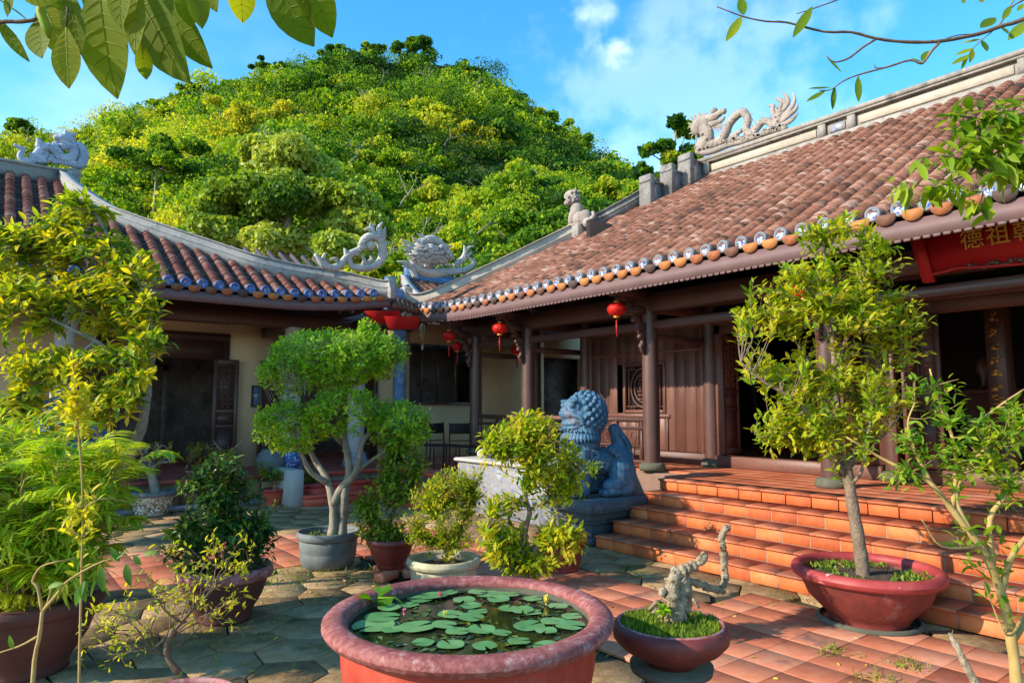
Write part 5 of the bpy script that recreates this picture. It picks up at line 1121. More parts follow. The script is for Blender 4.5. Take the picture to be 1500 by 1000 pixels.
# 6 cream pot shrub ------------------------------------------------
c=back(W(650,846,Z=0),.22); c=W(650,815,D=6.3); c[2]=0; r_=plantobj(c,'flowering_shrub','feathery yellow green shrub in a cream cement pot','shrub',GP); pot(r_,c,.325,.34,m_creamp,m_creamp,style='straight',rim=.13)
D_=c.dot(ch); mw=MB(); lim=limbs(mw,[(L3([(655,815,0),(650,790,0),(640,760,0),(632,735,0)],D_),.018,.008),(L3([(655,812,0),(668,785,0),(685,750,0),(690,720,0)],D_),.016,.006),(L3([(652,800,0),(625,785,0),(608,770,0)],D_),.012,.005)])
ml=MB(); crown(ml,mw,[blob(645,750,D_,56,48,50),blob(665,715,D_,36,34,36),blob(685,730,D_,34,46,34),blob(612,785,D_,26,24,26),blob(660,790,D_,48,20,36),blob(700,690,D_,14,22,14),blob(640,720,D_,24,24,24)],lim,640,9,.052,T_mid,twl=.20,spread=.75,upb=.25,tbase=.42,tvar=.33,inner=.3,tr=.003,seed=22,tipt=.25)
finish(r_,ml,mw,l_yel,m_bark2)
# 7 centre bonsai with wavy trunk (pot behind the lily tub) -----------------------------
c=W(768,900,D=4.75); c[2]=0; r_=plantobj(c,'leafy_bonsai','bushy bright bonsai with a wavy thin trunk in the centre, standing behind the lily tub','bonsai',GP); pot(r_,c,.2,.3,m_pred2,m_pred2)
D_=c.dot(ch); mw=MB(); lim=limbs(mw,[(L3([(768,882,0),(772,840,0),(768,800,0),(771,770,0),(776,750,0),(770,730,0),(772,710,0),(778,690,0),(782,660,0),(775,630,0)],D_),.020,.011),(L3([(776,745,0),(800,735,0),(825,715,0),(850,690,0),(868,675,0)],D_),.010,.004),(L3([(772,800,0),(740,790,-.1),(715,775,-.1)],D_),.012,.005),(L3([(772,805,0),(800,790,0),(835,780,.0)],D_),.012,.005),(L3([(780,670,0),(750,660,0),(725,645,0)],D_),.012,.005)])
ml=MB(); crown(ml,mw,[blob(768,650,D_,72,40,62),blob(780,625,D_,36,24,36),blob(725,655,D_,30,30,30),blob(815,680,D_,40,40,36),blob(800,710,D_,36,30,36)],lim,430,8,.070,T_mid,twl=.17,spread=.8,upb=.25,tbase=.45,tvar=.32,inner=.25,tr=.0035,seed=31,tipt=.25)
crown(ml,mw,[blob(725,785,D_,34,30,30),blob(740,815,D_,30,22,26),blob(820,790,D_,40,34,30),blob(790,825,D_,40,16,26),blob(735,740,D_,20,18,18)],lim,260,8,.078,T_mid,twl=.12,spread=.8,upb=.1,tbase=.5,tvar=.32,inner=.25,tr=.0035,seed=32,tipt=.25)
finish(r_,ml,mw,l_yel,m_bark2)
# 8 red pot shrub behind it --------------------------------------------
c=W(822,800,D=7.3); c[2]=0; r_=plantobj(c,'green_shrub','green shrub in a red pot between the centre bonsai and the blue lion','shrub',GP); pot(r_,c,.28,.36,m_pred,m_rimred)
D_=c.dot(ch); mw=MB(); lim=limbs(mw,[(L3([(820,775,0),(814,745,0),(806,720,0),(800,700,0)],D_),.03,.015),(L3([(808,730,0),(825,715,0),(850,700,0),(880,675,0)],D_),.012,.005)])
ml=MB(); crown(ml,mw,[blob(812,700,D_,44,30,36),blob(835,720,D_,24,20,24),blob(868,685,D_,24,12,18)],lim,150,8,.07,T_mid,twl=.11,tbase=.45,inner=.3,tr=.004,seed=33); finish(r_,ml,mw,l_mid,m_bark)
# 9 big potted tree on the right ---------------------------------------------------
c=back(W(1274,928,Z=0),.33); c[2]=0; r_=plantobj(c,'potted_tree','tall leafy tree with gold tinged leaves in the wide red bowl by the steps','tree',GP); pot(r_,c,.55,.42,m_pred,m_rimred,rim=.14,foot=.52,n=64); weeds(r_,c,.50,1100,7,z=.36,size=.035,ring=.15)
mb=MB(); mb.lathe([(.001,.0),(.38,.0),(.39,.025),(.36,.04)],c,40); mb.build('saucer',m_standc,r_,True)
D_=c.dot(ch); mw=MB(); lim=limbs(mw,[(L3([(1266,855,0),(1262,820,0),(1256,780,0),(1249,740,0),(1243,700,0),(1240,670,0)],D_),.056,.038),
 (L3([(1240,690,0),(1228,650,0),(1225,600,0),(1222,540,0),(1218,470,0),(1210,400,0),(1205,345,0)],D_),.034,.009),(L3([(1242,690,0),(1255,640,.1),(1272,580,.1),(1290,520,.2),(1300,460,.2)],D_),.028,.007),(L3([(1240,700,0),(1205,640,-.1),(1170,590,-.2),(1120,560,-.2),(1085,530,-.2)],D_),.022,.005),
 (L3([(1245,710,0),(1262,690,-.1),(1270,640,-.2),(1280,600,-.2)],D_),.016,.006),(L3([(1226,600,0),(1190,540,.1),(1150,480,.2),(1100,455,.2)],D_),.018,.005),(L3([(1222,540,0),(1250,470,-.1),(1270,400,-.1),(1290,360,-.1)],D_),.018,.005),(L3([(1240,700,0),(1250,680,.2),(1310,620,.3),(1340,560,.3)],D_),.016,.005),(L3([(1228,650,0),(1190,650,0),(1150,640,0),(1110,640,0)],D_),.014,.004),(L3([(1218,470,0),(1180,420,-.2),(1150,390,-.2)],D_),.014,.004)])
ml=MB(); crown(ml,mw,[blob(1225,350,D_,64,38,54),blob(1270,400,D_,66,48,54),blob(1165,430,D_,76,48,60),blob(1110,470,D_,46,30,36),blob(1225,470,D_,90,54,70),blob(1310,470,D_,50,52,46),blob(1320,510,D_,42,44,40),blob(1175,560,D_,72,46,54),blob(1250,560,D_,70,40,54),blob(1110,540,D_,38,28,30),blob(1285,595,D_,54,40,46),blob(1150,625,D_,56,34,40)],lim,760,8,.092,T_mid,twl=.20,spread=.7,upb=.25,tbase=.55,tvar=.32,inner=.35,tr=.005,seed=41,tipt=.22)
crown(ml,mw,[blob(1190,645,D_-.1,80,46,50),blob(1240,640,D_,50,46,50),blob(1200,610,D_,70,30,50),blob(1160,655,D_,40,24,36)],lim,170,8,.08,T_mid,twl=.18,spread=.8,upb=.15,tbase=.6,inner=.2,tr=.004,seed=42)
finish(r_,ml,mw,l_tree,m_barkp)
# 10 driftwood bonsai on a pedestal stand -------------------------------------------------
c=W(982,912,Z=.70); D_=c.dot(ch); st=empty('bonsai_stand',(c[0],c[1],0),'mossy round cement pedestal under the low red bonsai bowl','stand')
mb=MB(); cc=V(c[0],c[1],0); mb.lathe([(.001,0),(.16,0),(.15,.05),(.09,.12),(.085,.38),(.12,.46),(.185,.49),(.19,.52),(.001,.52)],cc,32); mb.build('stand_column',m_standc,st,True)
r_=empty('driftwood_bonsai',(c[0],c[1],.52),'gnarled leafless driftwood bonsai with an upright stub in a low red bowl','bonsai')
mb=MB(); z=.52; mb.lathe([(.001,z),(.11,z),(.12,z+.02),(.15,z+.035),(.225,z+.075),(.262,z+.115),(.268,z+.15),(.255,z+.178),(.243,z+.185),(.232,z+.178),(.228,z+.14)],cc,48); po=mb.build('bowl',m_pred,r_,True)
mb=MB(); mb.lathe([(.246,z+.181),(.243,z+.189),(.236,z+.19),(.230,z+.183)],cc,48); mb.build('rim',m_rimpink,po,True)
mb=MB(); mb.lathe([(.001,z+.175),(.1,z+.17),(.2,z+.155),(.235,z+.145)],cc,24); mb.build('soil',m_soil,r_)
mb=MB(); g=np.random.default_rng(2); n_=2600; a=g.random(n_)*6.283; rr=.222*np.sqrt(g.random(n_)); pos=np.stack([np.cos(a)*rr,np.sin(a)*rr,z+.165+0*a],1)+cc; d=np.stack([g.normal(size=n_)*.35,g.normal(size=n_)*.35,1+0*a],1)
scatter(mb,T_nar,pos,d,g.normal(size=(n_,3))+V(0,0,.2),.022+.03*g.random(n_)*(.5+.5*np.sin(a*4+rr*30)**2),g.random(n_)); mb.build('grass',m_moss,r_)['kind']='stuff'
mw=MB(); Dq=D_
def gn(P_,r,seed):
    g=np.random.default_rng(seed); p=smooth_path([W(a,b,D=Dq+d) for a,b,d in P_],6); rr=np.interp(np.linspace(0,1,len(p)),np.linspace(0,1,len(r)),r)*(1+.16*g.normal(size=len(p)))
    mw.tube(p,rr,9,t=.5); 
    for k in range(0,len(p),4): mw.ell(p[k]+g.normal(size=3)*rr[k]*.5,rr[k]*(.45+.3*g.random()),7,t=g.random())
gn([(985,905,.02),(988,895,0),(1000,870,0),(1004,855,0),(995,845,0),(1002,835,0),(1010,838,0)],[.045,.05,.036,.03,.035,.03,.02],1)
gn([(988,890,-.02),(984,865,-.03),(988,845,-.02),(995,838,0),(1012,830,.02),(1025,822,.02),(1032,815,.02),(1028,808,.02)],[.035,.03,.03,.028,.026,.022,.018,.008],2)
gn([(1000,895,0),(1008,880,.02),(1003,865,.03),(998,850,.03)],[.03,.026,.024,.02],3)
gn([(984,860,0),(978,852,-.01),(974,846,-.01)],[.016,.01,.006],4)
gn([(1000,850,.02),(1015,852,.05),(1030,857,.08),(1045,862,.1),(1055,862,.12),(1062,850,.13),(1061,830,.13),(1060,805,.13),(1057,790,.13),(1060,778,.13),(1068,771,.13)],[.016,.018,.018,.019,.02,.021,.020,.018,.018,.017,.013],5)
gn([(1008,825,0),(1002,843,0),(990,860,0),(985,885,0)],[.012,.02,.022,.03],6)
gn([(1024,890,-.03),(1020,883,-.03),(1014,876,-.02)],[.006,.007,.008],7)
for a,b in (((975,905),(985,893)),((965,905),(980,890)),((985,912),(990,897)),((1005,910),(1000,897)),((955,898),(975,888)),((950,893),(970,880))): gn([(*a,-.02),((a[0]+b[0])/2,(a[1]+b[1])/2-3,-.02),(*b,0)],[.007,.011,.014],a[0])
mw.build('gnarled_trunk',m_drift,r_,True); mf=MB(); scatter(mf,T_mid,np.tile(W(972,893,D=Dq-.06),(22,1)),np.random.default_rng(1).normal(size=(22,3))+V(0,0,.4),np.random.default_rng(2).normal(size=(22,3))*.4+V(0,0,1),np.full(22,.045),np.linspace(0,1,22)); mf.build('herb',l_bon,r_)
# 11 lily tub -----------------------------------------------------------------------
c=W(688,900,D=2.84); c[2]=0; tb=empty('lily_tub',c,'big round red tub with a worn pink rim, full of dark water and lily pads','tub')
mb=MB(); zt=.895; Rt=.565
mb.lathe([(.001,.0),(.40,.0),(.41,.03),(.43,.2),(.47,.5),(.478,.60),(.488,.612),(.485,.63),(.50,.70),(.505,.78),(.50,.86)],c,72,wob=.003); b=mb.build('tub_body',m_tub,tb,True)
mb=MB(); a=np.linspace(0,2*math.pi,15); mb.lathe([(.528+math.cos(x)*.048+.006*math.sin(2*x),zt-.04+math.sin(x)*.036) for x in a[::-1]],c,84,wob=.003); mb.build('tub_rim',m_tubrim,b,True)
mb=MB(); mb.lathe([(.482,.86),(.46,.5),(.4,.1),(.001,.08)],c,60); mb.build('tub_inside',m_standc,b,True)
mb=MB(); mb.lathe([(.478,.835),(.3,.835),(.001,.835)],c,60); mb.build('water',m_water,tb)
zw_=.839
def pad_mesh(R_,g,wave=.003):
    n_=34; th=np.linspace(.16,2*math.pi-.16,n_); P_=[(0,0,.0)]; 
    for f_ in (.5,1.): P_+=[(math.cos(x)*R_*f_*(1+.012*math.sin(5*x)),math.sin(x)*R_*f_*(1+.012*math.sin(5*x)),.002+wave*f_*f_*math.sin(3*x+g.random()*.3)*.5) for x in th]
    mb=MB(); tt=.3+.5*g.random(); mb.add(P_,[(0,1+k,2+k) for k in range(n_-1)]+[(1+k,1+n_+k,2+n_+k,2+k) for k in range(n_-1)],tt); return mb
g=np.random.default_rng(6); GL='lily pads floating in the big red tub'
pads=[(535,905,.10),(560,895,.085),(610,907,.085),(650,905,.06),(660,893,.065),(690,897,.065),(700,888,.05),(670,912,.055),(705,910,.065),(690,882,.055),(640,870,.06),(620,865,.07),(715,867,.07),(745,857,.06),(765,859,.05),(680,875,.06),(745,886,.055),(765,888,.06),(775,905,.075),(810,900,.06),(835,905,.07),(800,912,.05),(850,895,.05),(730,875,.06),(590,862,.07),(575,910,.05),(800,930,.06),(760,925,.05),(700,860,.05),(655,862,.045),(620,925,.05),(660,928,.06),(710,930,.055),(735,915,.045),(840,880,.05),(570,885,.06),(600,880,.05),(790,870,.05),(780,890,.045)]
desc={0:'large pale lily pad against the left wall of the tub',2:'big blue green lily pad at the front left of the water',18:'lily pad pair notched together at the front right of the water',11:'bright lily pad at the back left of the tub near the red flower'}
for k,(px,py,R_) in enumerate(pads):
    p=W(px,855+(py-855)*1.22,Z=zw_); 
    if np.linalg.norm((p-c)[:2])>.46-R_*.7: p[:2]=c[:2]+(p-c)[:2]/np.linalg.norm((p-c)[:2])*(.455-R_*.75)
    OFF['tmp']=0
    o=pad_mesh(R_*.84,g).build('lily_pad',m_lily,None); o.location=(p[0],p[1],zw_+.0015*(k%6)); o.rotation_euler=(g.normal()*.01,g.normal()*.01,g.random()*6.3)
    tag(o,desc.get(k,'flat round notched lily pad floating among the others in the big red tub'),'lily pad',GL)
mb=MB(); q=W(548,880,Z=.86); n_=9
P_=[(q[0],q[1],.86)]+[(q[0]+math.cos(x)*.085,q[1]+math.sin(x)*.075,.88+.03*math.sin(2*x+.6)+.012*math.sin(7*x)) for x in np.linspace(0,5.9,22)]
mb.add(P_,[(0,k,k+1) for k in range(1,22)],.2); mb.tube([V(q[0]+.02,q[1],.87),V(q[0]+.09,q[1]-.02,.865),V(q[0]+.12,q[1]-.05,.835)],.004,5)
o=mb.build('lily_leaf',l_bon,None); tag(o,'curled raised lily leaf standing out of the water at the left rim','lily leaf')
def bud(px,py,cm,lab,R_=.028):
    p=W(px,py,Z=.86); mb=MB()
    for k in range(14):
        a=k*2.4; scatter(mb,T_mid,np.array([p-V(0,0,.02)]),np.array([V(math.cos(a)*.5,math.sin(a)*.5,1.)]),np.array([V(math.cos(a),math.sin(a),0)]),np.array([R_*(1+.6*g.random())]),np.array([.7]))
    mb.tube([p-V(0,0,.02),p-V(0,0,.05)],.004,5); o=mb.build('water_lily',cm,None); tag(o,lab,'flower')
m_pinkf=M1('pink petal',(.75,.16,.22),.5,noise=(20,.2)); m_yelf=M1('yellow petal',(.75,.60,.08),.5,noise=(20,.2))
bud(645,868,m_pinkf,'pink water lily flower near the back of the tub',.02); bud(652,895,m_yelf,'yellow lily bud low among the middle pads',.018); bud(592,890,m_pinkf,'small red bud at the left of the tub water',.014)
bud(800,877,m_yelf,'yellow green folded lily shoot at the right of the water',.026)
T_nar3=leafT(3,.17,.2,.3)
# ================================================================ palms, tall shrub and foreground plants
def frond(ml,mw,p0,d,L_,nl,ll,g,droop=.5,t0=.5,r=.006,T=T_nar):
    d=nrm(d); u=np.linspace(0,1,12); p=p0+np.outer(u*L_,d)+np.outer(-(u**2)*droop*L_,V(0,0,1)); mw.tube(p,np.linspace(r,r*.3,12),4,cap=False)
    uu=np.linspace(.22,1,nl); q=np.stack([np.interp(uu,u,p[:,k]) for k in range(3)],1); tg=nrm(np.gradient(q,axis=0)); s=nrm(np.cross(tg,V(0,0,1)))
    for sg in (-1,1):
        dd=s*sg*1.0+tg*.75+V(0,0,-.15)+g.normal(size=q.shape)*.08
        scatter(ml,T,q,dd,V(0,0,1)+s*sg*.3+g.normal(size=q.shape)*.15,ll*(.55+.45*np.sin(uu*2.6))*(.9+.2*g.random(nl)),np.clip(t0+g.normal(size=nl)*.12,0,1))
c=W(40,900,D=4.6); c[2]=0; r_=plantobj(c,'bamboo_palm','bright clumping palm with fine arching fronds in a wide dark pot at the left edge','palm',GP); pot(r_,c,.44,.46,m_brown,m_brown,rim=.10,foot=.55)
D_=c.dot(ch); mw=MB();ml=MB(); g=np.random.default_rng(51)
for k in range(78):
    a=g.random()*6.283; rr=.27*math.sqrt(g.random()); b0=c+V(math.cos(a)*rr,math.sin(a)*rr,.4); hgt=.15+.85*g.random(); top=b0+V(math.cos(a)*(.34*hgt)+.06*g.normal(),math.sin(a)*.34*hgt+.06*g.normal(),hgt)
    mw.tube([b0,(b0+top)/2+V(0,0,.02),top],[.010,.009,.006],5)
    for q in range(3):
        az=a+g.normal()*1.1+q*2.1; frond(ml,mw,top-V(0,0,.1*q),V(math.cos(az),math.sin(az),1.1+.6*g.random()),.34+.22*g.random(),17,.16,g,droop=.25+.3*g.random(),t0=.45+.45*g.random(),r=.004)
limc=[np.array([c+V(dx,dy,z) for z in np.linspace(.35,1.0,6)]) for dx,dy in ((0,0),(.2,.1),(-.2,-.1),(.25,-.2),(-.1,.25))]
crown(ml,mw,[blob(60,700,4.5,90,60,80),blob(40,790,4.3,90,50,80),blob(130,740,4.3,50,44,50),blob(20,640,4.6,70,40,60),blob(110,830,4.2,44,34,40),blob(140,670,4.5,34,30,30)],limc,420,8,.125,T_nar3,twl=.16,spread=.8,upb=.0,tbase=.55,tvar=.3,inner=.3,tr=.0025,seed=54,droop=.5)
finish(r_,ml,mw,l_palm,m_bark3)
c=W(-10,1010,D=3.0); c[2]=0; r_=plantobj(c,'cascading_fern','dark low fern clump at the bottom left corner','fern'); mw=MB();ml=MB()
for k in range(26):
    az=g.random()*6.283; frond(ml,mw,c+V(g.normal()*.08,g.normal()*.08,.08),V(math.cos(az),math.sin(az),1.0+.8*g.random()),.45+.25*g.random(),16,.11,g,droop=.5,t0=.2+.3*g.random(),r=.004)
finish(r_,ml,mw,l_dark,m_bark3)
# tall gold-leaved shrub on the left
c=W(110,700,D=6.2); c[2]=0; r_=plantobj(c,'magnolia_tree','tall leafy tree with gold green leaves and pale trunk at the left edge','tree',GP); pot(r_,c,.21,.25,m_brown,m_brown)
D_=c.dot(ch); mw=MB(); lim=limbs(mw,[(L3([(112,800,0),(140,740,0),(180,680,0),(206,630,0),(213,590,0),(216,570,0),(212,520,0),(205,470,0),(190,420,0),(170,370,0),(150,330,0),(130,300,0)],D_),.058,.009),
 (L3([(214,560,0),(240,520,-.1),(265,485,-.2),(290,470,-.2)],D_),.03,.008) if 0 else (L3([(214,555,0),(225,520,-.1),(222,480,-.2),(215,440,-.2)],D_),.03,.008),
 (L3([(214,575,0),(180,530,-.1),(140,500,-.2),(100,480,-.3),(60,460,-.3)],D_),.035,.008),(L3([(212,520,0),(160,470,.1),(110,420,.2),(70,370,.2),(30,330,.2)],D_),.03,.007),(L3([(205,470,0),(130,400,.1),(95,350,.1),(85,300,.1)],D_),.02,.006),
 (L3([(140,500,-.2),(90,540,-.3),(40,570,-.3)],D_),.018,.006),(L3([(60,460,-.3),(10,430,-.3),(-40,420,-.3)],D_),.02,.006),(L3([(210,600,0),(170,590,-.3),(130,600,-.3)],D_),.018,.006),(L3([(216,590,0),(190,560,-.3),(175,520,-.4),(200,500,-.4)],D_),.015,.006)])
ml=MB(); crown(ml,mw,[blob(115,320,D_+.1,52,40,50),blob(60,370,D_+.1,60,54,60),blob(140,380,D_,56,46,60),blob(30,450,D_-.3,66,54,60),blob(110,450,D_,66,50,60),blob(170,440,D_-.1,46,50,50),blob(195,480,D_-.1,36,34,40),blob(60,540,D_-.3,66,40,50),blob(-20,380,D_,60,60,60),blob(140,540,D_-.3,50,40,40),blob(20,610,D_-.3,60,36,50),blob(200,405,D_-.1,38,40,40),blob(205,520,D_-.4,36,20,30),blob(170,590,D_-.4,40,36,40),blob(215,450,D_-.3,26,24,26),blob(110,610,D_-.4,50,34,40),blob(225,500,D_-.5,22,24,24),blob(200,555,D_-.5,26,20,24)],lim,800,8,.125,T_hi,twl=.17,spread=.8,upb=.15,tbase=.5,tvar=.34,inner=.35,tr=.005,seed=52,tipt=.22)
finish(r_,ml,mw,l_mag,m_bark)
# thin upright stem with small leaves
c=W(116,1060,D=3.0); c[2]=0; r_=plantobj(c,'slender_sapling','single thin green stem with small bright leaves rising in front of the palm','sapling'); D_=c.dot(ch)
mw=MB(); lim=limbs(mw,[(L3([(116,1220,0),(116,1000,0),(119,860,0),(121,720,0),(112,600,0),(106,510,0)],D_),0.0065,.003),(L3([(121,745,0),(150,730,0),(190,735,.1)],D_),.004,.002)]); ml=MB()
crown(ml,mw,[blob(112,600,D_,30,60,20),blob(118,760,D_,40,60,20),blob(110,530,D_,16,22,14)],lim,60,5,.06,T_mid,twl=.10,tbase=.75,tvar=.15,inner=.1,tr=.003,seed=53); finish(r_,ml,mw,l_yel,m_bark3)
# wiry plant with pale stem, bottom left
c=W(48,1100,D=2.5); c[2]=0; r_=plantobj(c,'wiry_sapling','pale bare forked stem in the bottom left corner with a few round dark leaves','sapling'); D_=c.dot(ch)
mw=MB(); lim=limbs(mw,[(L3([(40,1280,0),(48,1000,0),(58,930,0),(62,895,0)],D_),.008,.006),(L3([(62,895,0),(55,860,0),(48,850,0),(60,830,0),(85,822,0),(110,818,.05)],D_),.006,.002),(L3([(62,895,0),(85,868,0),(100,850,0),(150,822,0),(205,812,.05)],D_),.006,.002),(L3([(58,930,0),(30,945,0),(0,955,0)],D_),.005,.002),(L3([(62,900,0),(70,880,0),(75,860,0)],D_),.004,.002)]); ml=MB()
P_=[];Dd=[];S_=[]
for (a,b,x,y,s) in ((150,830,146,868,.085),(185,825,188,858,.08),(195,812,208,830,.05),(175,822,160,800,.06),(125,850,105,885,.09),(120,852,122,880,.07),(210,812,240,802,.05),(165,820,200,790,.05),(70,860,95,850,.06),(20,950,10,930,.05)):
    p=W(a,b,D=D_);q=W(x,y,D=D_-.02); P_.append(p);Dd.append(q-p);S_.append(s)
scatter(ml,T_hang,np.array(P_),np.array(Dd),np.tile(-ch+V(0,0,.6),(len(P_),1)),np.array(S_),np.linspace(.2,.6,len(P_))); finish(r_,ml,mw,l_mid,m_bark3)
# bare twiggy shrub bottom left
c=W(262,1000,D=3.35); c[2]=0; r_=plantobj(c,'twiggy_shrub','bare twiggy shrub with tiny yellow leaves in a dark pot at the bottom','shrub',GP); pot(r_,c,.27,.32,m_brown,m_rimpink); D_=c.dot(ch)
mw=MB(); tips=[]; g=np.random.default_rng(17)
lim=limbs(mw,[(L3([(262,985,0),(245,960,0),(248,935,0),(268,908,0),(284,890,0)],D_),.016,.007)])
for P0 in (W(284,890,D=D_),W(248,938,D=D_),W(265,910,D=D_),W(240,960,D=D_),W(225,950,D=D_)):
    for k in range(3): fork(mw,P0,nrm(V(g.normal()*.8,g.normal()*.8,.8)),.13,.0045,3,tips,g,.8,.1)
ml=MB(); tp=np.array(tips); tp=np.repeat(tp[g.random(len(tp))<.65],4,0)+0; tp=tp+g.normal(size=tp.shape)*.012; n_=len(tp); scatter(ml,T_mid,tp,g.normal(size=(n_,3))+V(0,0,.3),g.normal(size=(n_,3))*.4+V(0,0,1),.022+.018*g.random(n_),.5+.5*g.random(n_))
finish(r_,ml,mw,l_yel,m_bark2)
# right foreground shrub -------------------------------------------------------------
c=W(1490,1150,D=2.9); c[2]=0; r_=plantobj(c,'forked_shrub','leafy shrub with yellow forked stems close by at the right edge','shrub'); D_=c.dot(ch)
mw=MB(); lim=limbs(mw,[(L3([(1495,1230,0),(1490,1020,0),(1482,940,0),(1470,880,0),(1448,820,0),(1420,780,0),(1390,740,0),(1360,705,0),(1330,690,.05),(1290,670,.1),(1240,640,.1)],D_),.026,.004),
 (L3([(1466,868,0),(1480,820,0),(1500,790,0),(1530,760,0)],D_),.016,.006),(L3([(1455,835,0),(1450,760,0),(1475,720,0),(1455,690,0),(1445,650,0),(1440,620,.1)],D_),.012,.004) ,(L3([(1425,785,0),(1400,730,0),(1415,690,0),(1440,660,0),(1480,640,0)],D_),.012,.004),
 (L3([(1395,745,0),(1400,690,0),(1395,640,0),(1375,590,0),(1362,540,0)],D_),.010,.003),(L3([(1365,708,0),(1340,660,0),(1330,620,0),(1340,590,0)],D_),.008,.003),(L3([(1440,800,0),(1380,800,-.1),(1350,760,-.1)],D_),.006,.002),(L3([(1430,620,.1),(1470,590,.1),(1500,570,.1)],D_),.006,.003),(L3([(1500,900,0),(1475,930,-.1),(1440,850,-.1)],D_),.006,.002),(L3([(1482,940,0),(1520,880,.1),(1540,820,.1)],D_),.014,.006)])
ml=MB(); crown(ml,mw,[blob(1390,600,D_,34,50,36),blob(1450,640,D_,54,44,44),blob(1400,680,D_,54,40,40),blob(1340,650,D_,34,36,30),blob(1480,700,D_,36,40,36),blob(1350,560,D_,26,18,20),blob(1320,700,D_,34,20,24),blob(1500,610,D_,34,26,30)],lim,165,6,.054,T_hi,twl=.10,spread=.8,upb=.15,tbase=.5,tvar=.3,inner=.15,tr=.0026,seed=61,droop=.3)
crown(ml,mw,[blob(1430,800,D_,60,50,40),blob(1470,870,D_,30,50,30),blob(1260,660,D_+.1,40,14,20)],lim,26,5,.055,T_hi,twl=.08,tbase=.45,inner=.1,tr=.0022,seed=62)
finish(r_,ml,mw,leafmat('soft lime leaf',[(.04,.12,.012),(.10,.23,.015),(.23,.36,.02),(.42,.46,.03)]),m_bark3)
mb=MB(); p=[W(1390,926,D=2.9),W(1402,948,D=2.88),W(1415,975,D=2.86),W(1445,1040,D=2.85),W(1490,1150,D=2.9)]; p[-1][2]=0.0; mb.tube(smooth_path(p,4),np.interp(np.linspace(0,1,17),[0,.15,1],[.004,.013,.02]),8); mb.tube([p[1],W(1393,935,D=2.9),W(1396,922,D=2.9)],[.009,.006,.002],5)
o=mb.build('broken_stake',m_drift,None,True); tag(o,'splintered grey stake leaning up at the bottom right corner','stake')
# overhanging leaves, top left ---------------------------------------------------------
D_=1.65; c=W(200,-60,D=D_); r_=plantobj(c,'overhanging_branch','branch of very large hanging leaves across the top left corner','branch')
mw=MB(); ml=MB(); lim=limbs(mw,[(L3([(-260,-120,.1),(-60,-90,0),(80,-55,0),(200,-40,0),(330,-50,0),(430,-55,0),(480,-60,0)],D_),.016,.006),(L3([(-60,50,0),(0,33,0),(30,32,0),(56,26,0),(70,0,0),(90,-50,0)],D_),.005,.005)],)
big=[(145,-40,148,133,.46),(97,40,96,122,.40),(60,20,50,74,.5),(60,0,92,72,.42),(100,-25,108,72,.34),(118,-40,142,36,.42),(185,-45,252,114,.42),(232,-20,286,94,.38),(205,-30,188,70,.28),(222,-25,236,72,.26),(206,60,214,116,.45),(350,-50,357,33,.52),(385,-60,451,63,.46),(440,-65,479,51,.48),(258,-25,280,40,.42),(285,-30,294,32,.42),(-10,20,33,84,.22),(-20,-10,50,28,.40),(10,-30,75,-5,.5),(180,-50,165,30,.4),(300,-30,312,10,.4),(70,-45,72,30,.45),(20,-20,5,22,.4)]
g=np.random.default_rng(71); vn=MB()
for (a,b,x,y,wd) in big:
    dz=g.normal()*.06; p=W(a,b,D=D_+dz); q=W(x,y,D=D_+dz+g.normal()*.05); L_=np.linalg.norm(q-p); T_=leafT(9,wd,.08,.12+.1*g.random(),1.3,wave=.008)
    Fm=frames(np.array([q-p]),np.array([-ch+g.normal(size=3)*.35]))[0]; TV=T_[0]; wl=lambda v_: p+Fm@(v_*L_)
    vn.tube([wl(TV[k3*3+1]+V(0,0,.004)) for k3 in range(10)],np.linspace(.0016,.0006,10)*(L_/.2),4)
    for k3 in range(1,9):
        for e3 in (0,2): a3=TV[k3*3+1]; b3=TV[min(9,k3+1)*3+e3]; vn.tube([wl(a3+V(0,0,.004)),wl(a3*.5+b3*.5+V(0,-.01,.005)),wl(a3*.1+b3*.9+V(0,0,.005))],[.0007*(L_/.2),.0006*(L_/.2),.0003],3)
    ml.inst(T_,np.array([p]),Fm[None],np.array([L_]),np.array([.2+.7*g.random()])); mw.tube([p+V(0,0,.05),p],[.004,.003],4)
mb=MB(); mb.tube([W(62,-10,D=D_-.05),W(60,20,D=D_-.05),W(68,40,D=D_-.05),W(72,56,D=D_-.05)],[.008,.012,.012,.003],7); mb.build('curled_leaf',l_mid,r_,True)
fo_=None; finish(r_,ml,mw,l_top,m_bark2); vn.build('leaf_veins',leafmat('leaf vein',[(.25,.30,.05),(.36,.40,.09)],.5),r_)
